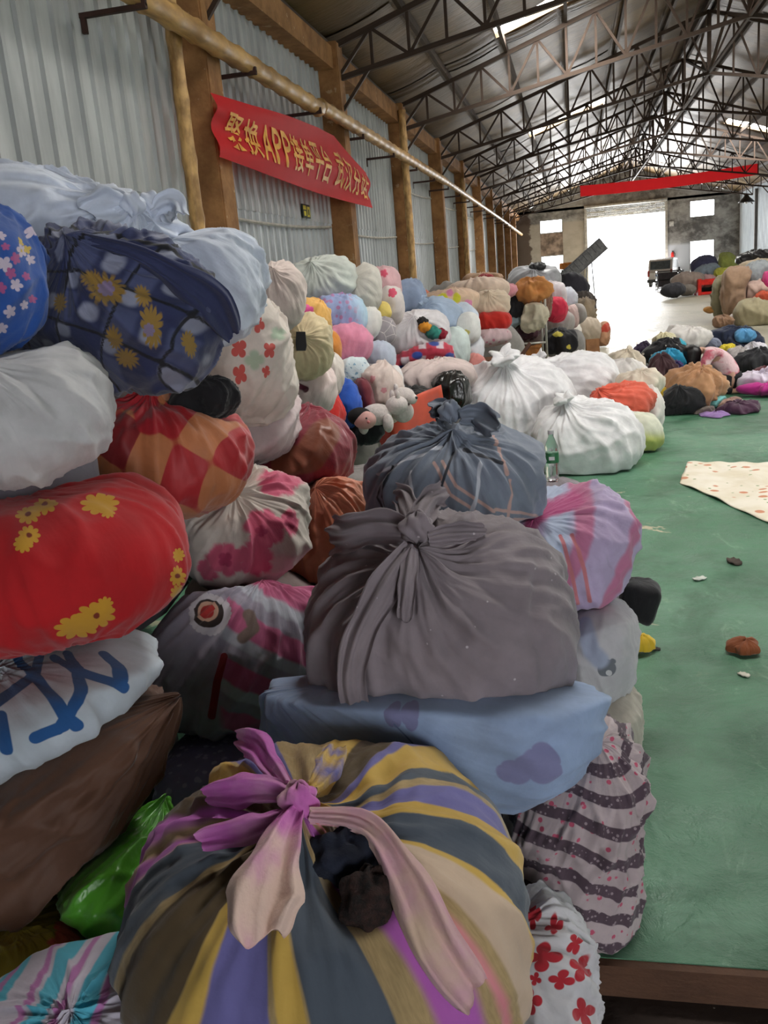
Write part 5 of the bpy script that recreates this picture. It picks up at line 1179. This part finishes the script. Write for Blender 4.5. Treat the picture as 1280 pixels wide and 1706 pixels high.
# red plastic basket
RP = plain('#d8281e', .4); q = atZ(1184, 490, 0); t = thing('plastic_basket', 'bright red plastic basket crate with open front near the far heap', 'basket', (q[0], q[1], 0), .1)
for x in (-.62, .62):
    for y in (-.4, .4): MB().box(x-.08, y-.08, 0, x+.08, y+.08, .78).build('corner_post', RP, t)
for z in (0.02, .48):
    for y in (-.42, .42): MB().box(-.6, y-.03, z, .6, y+.03, z+.25 if z > .1 else z+.1).build('rail', RP, t)
    for x in (-.64, .64): MB().box(x-.03, -.4, z, x+.03, .4, z+.25 if z > .1 else z+.1).build('rail', RP, t)
MB().box(-.6, -.4, .02, .6, .4, .07).build('bottom', RP, t)
# orange roll on a grey cabinet by the gate, wall box, extinguisher
q = atY(955, 470, 63); t = thing('grey_cabinet', 'pale grey cabinet standing left of the far gate', 'cabinet', (q[0], 63, 0))
bevel_box('carcass', plain('#b5b2ac', .7), t, -.75, 0, 0, .75, .5, 1.7, .02)
for s in (-1, 1): d_ = bevel_box('door', plain('#c1beb8', .7), t, min(.02*s, .72*s), -.02, .06, max(.02*s, .72*s), 0.01, 1.64, .006); MB().box(.08*s-.015, -.05, .85, .08*s+.015, -.02, 1.0).build('handle', DK, d_)
o = MB().tube([(-.85, 0, .22), (-.6, 0, .22), (.6, 0, .22), (.85, 0, .22)], [.2, .22, .22, .2], 16).build('cloth_roll', plain('#c9803a', .8), None, True); o.location = (q[0], 63.25, 1.7); tag(o, 'orange cloth roll lying on the pale grey cabinet', 'roll')
q = atY(1121, 428, YF-.12); t = thing('fire_extinguisher', 'small red fire extinguisher fixed right of the far gate', 'extinguisher', tuple(q))
MB().lathe([(.02, .36), (.05, .33), (.10, .26), (.11, .2), (.11, -.3), (.1, -.33)], 14).build('cylinder', RP, t, True); MB().box(-.05, -.03, .36, .08, .03, .42).build('valve', DK, t); MB().tube([(.05, -.05, .38), (.16, -.08, .2), (.14, -.08, -.1)], .02, 6).build('hose', DK, t)
MB().box(-.06, .06, -.2, .06, .13, .3).build('bracket', DK, t)
q = atY(1119, 373, YF-.05); o = bevel_box('junction_box', plain('#d8d6d0', .6), None, -.15, -.06, -.17, .15, .06, .17, .02); o.location = tuple(q); tag(o, 'pale junction box on the wall right of the far gate', 'box')
# bottle behind the lilac bundle
q = atY(921, 802, 4.2); t = thing('plastic_bottle', 'clear plastic bottle with a green label behind the lilac bundle', 'bottle', tuple(q))
mg = N('clear_plastic', .08); mg.b.inputs['Transmission Weight'].default_value = .9; mg.b.inputs['IOR'].default_value = 1.2; mg.col((.95, .98, .98, 1))
MB().lathe([(.012, 0), (.030, .002), (.032, .012), (.029, .03), (.032, .05), (.029, .07), (.032, .09), (.032, .15), (.030, .17), (.016, .205), (.012, .215), (.012, .23)], 28).build('bottle_body', mg.m, t, True)
MB().lathe([(.0325, .092), (.0332, .095), (.0332, .138), (.0325, .14)], 28).build('label', plain('#2f7a4a', .5), t, True); MB().box(-.012, -.0345, .108, .014, -.0325, .124).build('label_print', plain('#d8e4dc', .5), t)
MB().lathe([(.013, .226), (.0145, .227), (.0145, .243), (.012, .245)], 20).build('cap', plain('#d8d8d4', .4), t, True)
# scraps on the green floor
S('black_pouch', 'black boxy pouch sticking out beside the lilac bundle', (1026, 962, 1097, 1036), 3.85, '#121114', cat='pouch', p=4, roll=18, b=.09, fold=.02, pl=.02, lump=.02, tuft=0)
S('yellow_rag', 'yellow rag on the floor behind the bear print bundle', (1046, 1056, 1087, 1090), 4.55, '#d6b02a', cat='rag', fold=.1, lump=.1)
S('fur_scrap', 'rust brown fluffy scrap lying alone on the green floor', (1213, 1064, 1262, 1098), 4.55, '#8a4a26', cat='scrap', fold=.08, lump=.1, bump=.9)
for k, (px, py, r, col, lab) in enumerate(((1240, 1126, 6, '#cfcabc', 'white paper crumb near the fluffy scrap'), (1166, 966, 7, '#d0d4cc', 'white paper crumb on the green floor above the fluffy scrap'), (1224, 938, 10, '#4a3f38', 'dark dry leaf on the green floor'), (1092, 1083, 5, '#3a3430', 'tiny dark crumb beside the yellow rag'))):
    q = atZ(px, py, .0); m_ = float((q-CAM)@FW)/FPX; R = r*m_
    v = []
    for i in range(5):
        for j in range(9): x = (i-2)/2*R; y = (j-4)/4*R*1.6; v.append((x*(1-.4*(abs(j-4)/4)**2), y, .006+.25*R*math.sin(j*.9+k)**2+.2*R*abs(i-2)/2))
    f = [(i*9+j, (i+1)*9+j, (i+1)*9+j+1, i*9+j+1) for i in range(4) for j in range(8)]
    o = link('floor_crumb', mesh('floor_crumb', v, f, True), plain(col, .9)); o.location = tuple(q); o.rotation_euler = (0, 0, k*1.3+.8); tag(o, lab, 'scrap'); sm = o.modifiers.new('s', 'SOLIDIFY'); sm.thickness = .006; sm.offset = -1
# pale printed sheet lying on the floor
cs = [atZ(1147, 772), atZ(1300, 774), atZ(1310, 886), atZ(1133, 806)]
def matfn(a, b):
    p = (Vector(cs[0])*(1-a)+Vector(cs[1])*a)*(1-b) + (Vector(cs[3])*(1-a)+Vector(cs[2])*a)*b
    p.z = .012+.012*math.sin(a*9+b*5)*math.sin(b*7)+.006*math.sin(a*23+b*11); return p
v, f = sheet_grid(matfn, 40, 40)
m = N('cream_printed_sheet', .9); p = m.pos(); c = m.mix(m.ramp(m.noise(p, 3, 3), .35, .65), lin('#d9cfb8'), lin('#e6dfd0')); c = m.mix(m.ramp(m.vor(p, 5.5), .24, .17), c, lin('#c98a6a')); c = m.mix(m.ramp(m.vor(m.pos((1, 1, 1)), 8.3), .15, .1), c, lin('#8a9a6a')); m.col(c); m.bump(m.noise(p, 14, 3), .4, .02)
o = link('printed_sheet', mesh('printed_sheet', v, f, True), m.m); tag(o, 'cream printed sheet spread flat on the green floor', 'sheet'); sm = o.modifiers.new('s', 'SOLIDIFY'); sm.thickness = .008; sm.offset = -1
# plush toys
PW_ = plain('#d2c8c4', .95, 0, .06, 40, .5)
def ball(name, mt, parent, c, r, sc=(1, 1, 1)):
    v = []; n1, n2 = 24, 14
    for i in range(n2+1):
        for j in range(n1): th = PI*i/n2; a = 2*PI*j/n1; v.append((c[0]+r*sc[0]*math.sin(th)*math.cos(a), c[1]+r*sc[1]*math.sin(th)*math.sin(a), c[2]+r*sc[2]*math.cos(th)))
    return link(name, mesh(name, v, [(i*n1+j, (i+1)*n1+j, (i+1)*n1+(j+1) % n1, i*n1+(j+1) % n1) for i in range(n2) for j in range(n1)], True), mt, parent)
q = atY(628, 700, 7.9); t = thing('plush_toy', 'white plush toy sprawled above the black garment heap', 'plush toy', tuple(q), .3)
ball('trunk', PW_, t, (0, 0, .05), .11, (1.3, 1, .9)); ball('head', PW_, t, (.19, -.02, .12), .085, (1.2, 1, 1)); ball('ear', PW_, t, (.16, .05, .21), .045, (.5, .4, 1)); ball('ear', PW_, t, (.2, -.06, .21), .045, (.5, .4, 1)); ball('nose', plain('#3a2a2a', .5), t, (.295, -.03, .12), .013)
for (x, y, z) in ((-.13, -.08, -.02), (-.13, .08, -.02), (.09, -.11, -.02), (.09, .1, -.02)): ball('limb', PW_, t, (x, y, z), .05, (1, 1, 1.7))
q = atY(672, 664, 8.1); t = thing('plush_toy', 'white plush head with a red collar beside the charcoal garment', 'plush toy', tuple(q), 0)
ball('head', PW_, t, (0, 0, .02), .085, (1.3, 1, 1)); ball('muzzle', PW_, t, (.09, -.05, 0), .05); ball('nose', DK, t, (.135, -.07, .01), .014); ball('ear', PW_, t, (-.06, .0, .10), .04, (.6, .5, 1)); ball('trunk', PW_, t, (-.02, .05, -.13), .1); ball('collar', RP, t, (-.02, .02, -.05), .075, (1.1, 1.1, .25))
q = atY(608, 700, 7.6); t = thing('doll_pillow', 'pinkish face shaped plush pillow half covered by black clothes', 'plush toy', tuple(q), 0)
ball('face', plain('#cfa29c', .9), t, (0, 0, 0), .09, (1.15, .7, .9)); ball('black_fringe', plain('#151316', .9), t, (-.05, .03, .03), .10, (1.1, .8, .8)); ball('cheek', plain('#c47a7a', .9), t, (.045, -.058, -.01), .014); ball('eye', DK, t, (.03, -.062, .025), .009)

# ------------------------------------------------------------------ build every soft thing
for s in SOFT: build_soft(s)
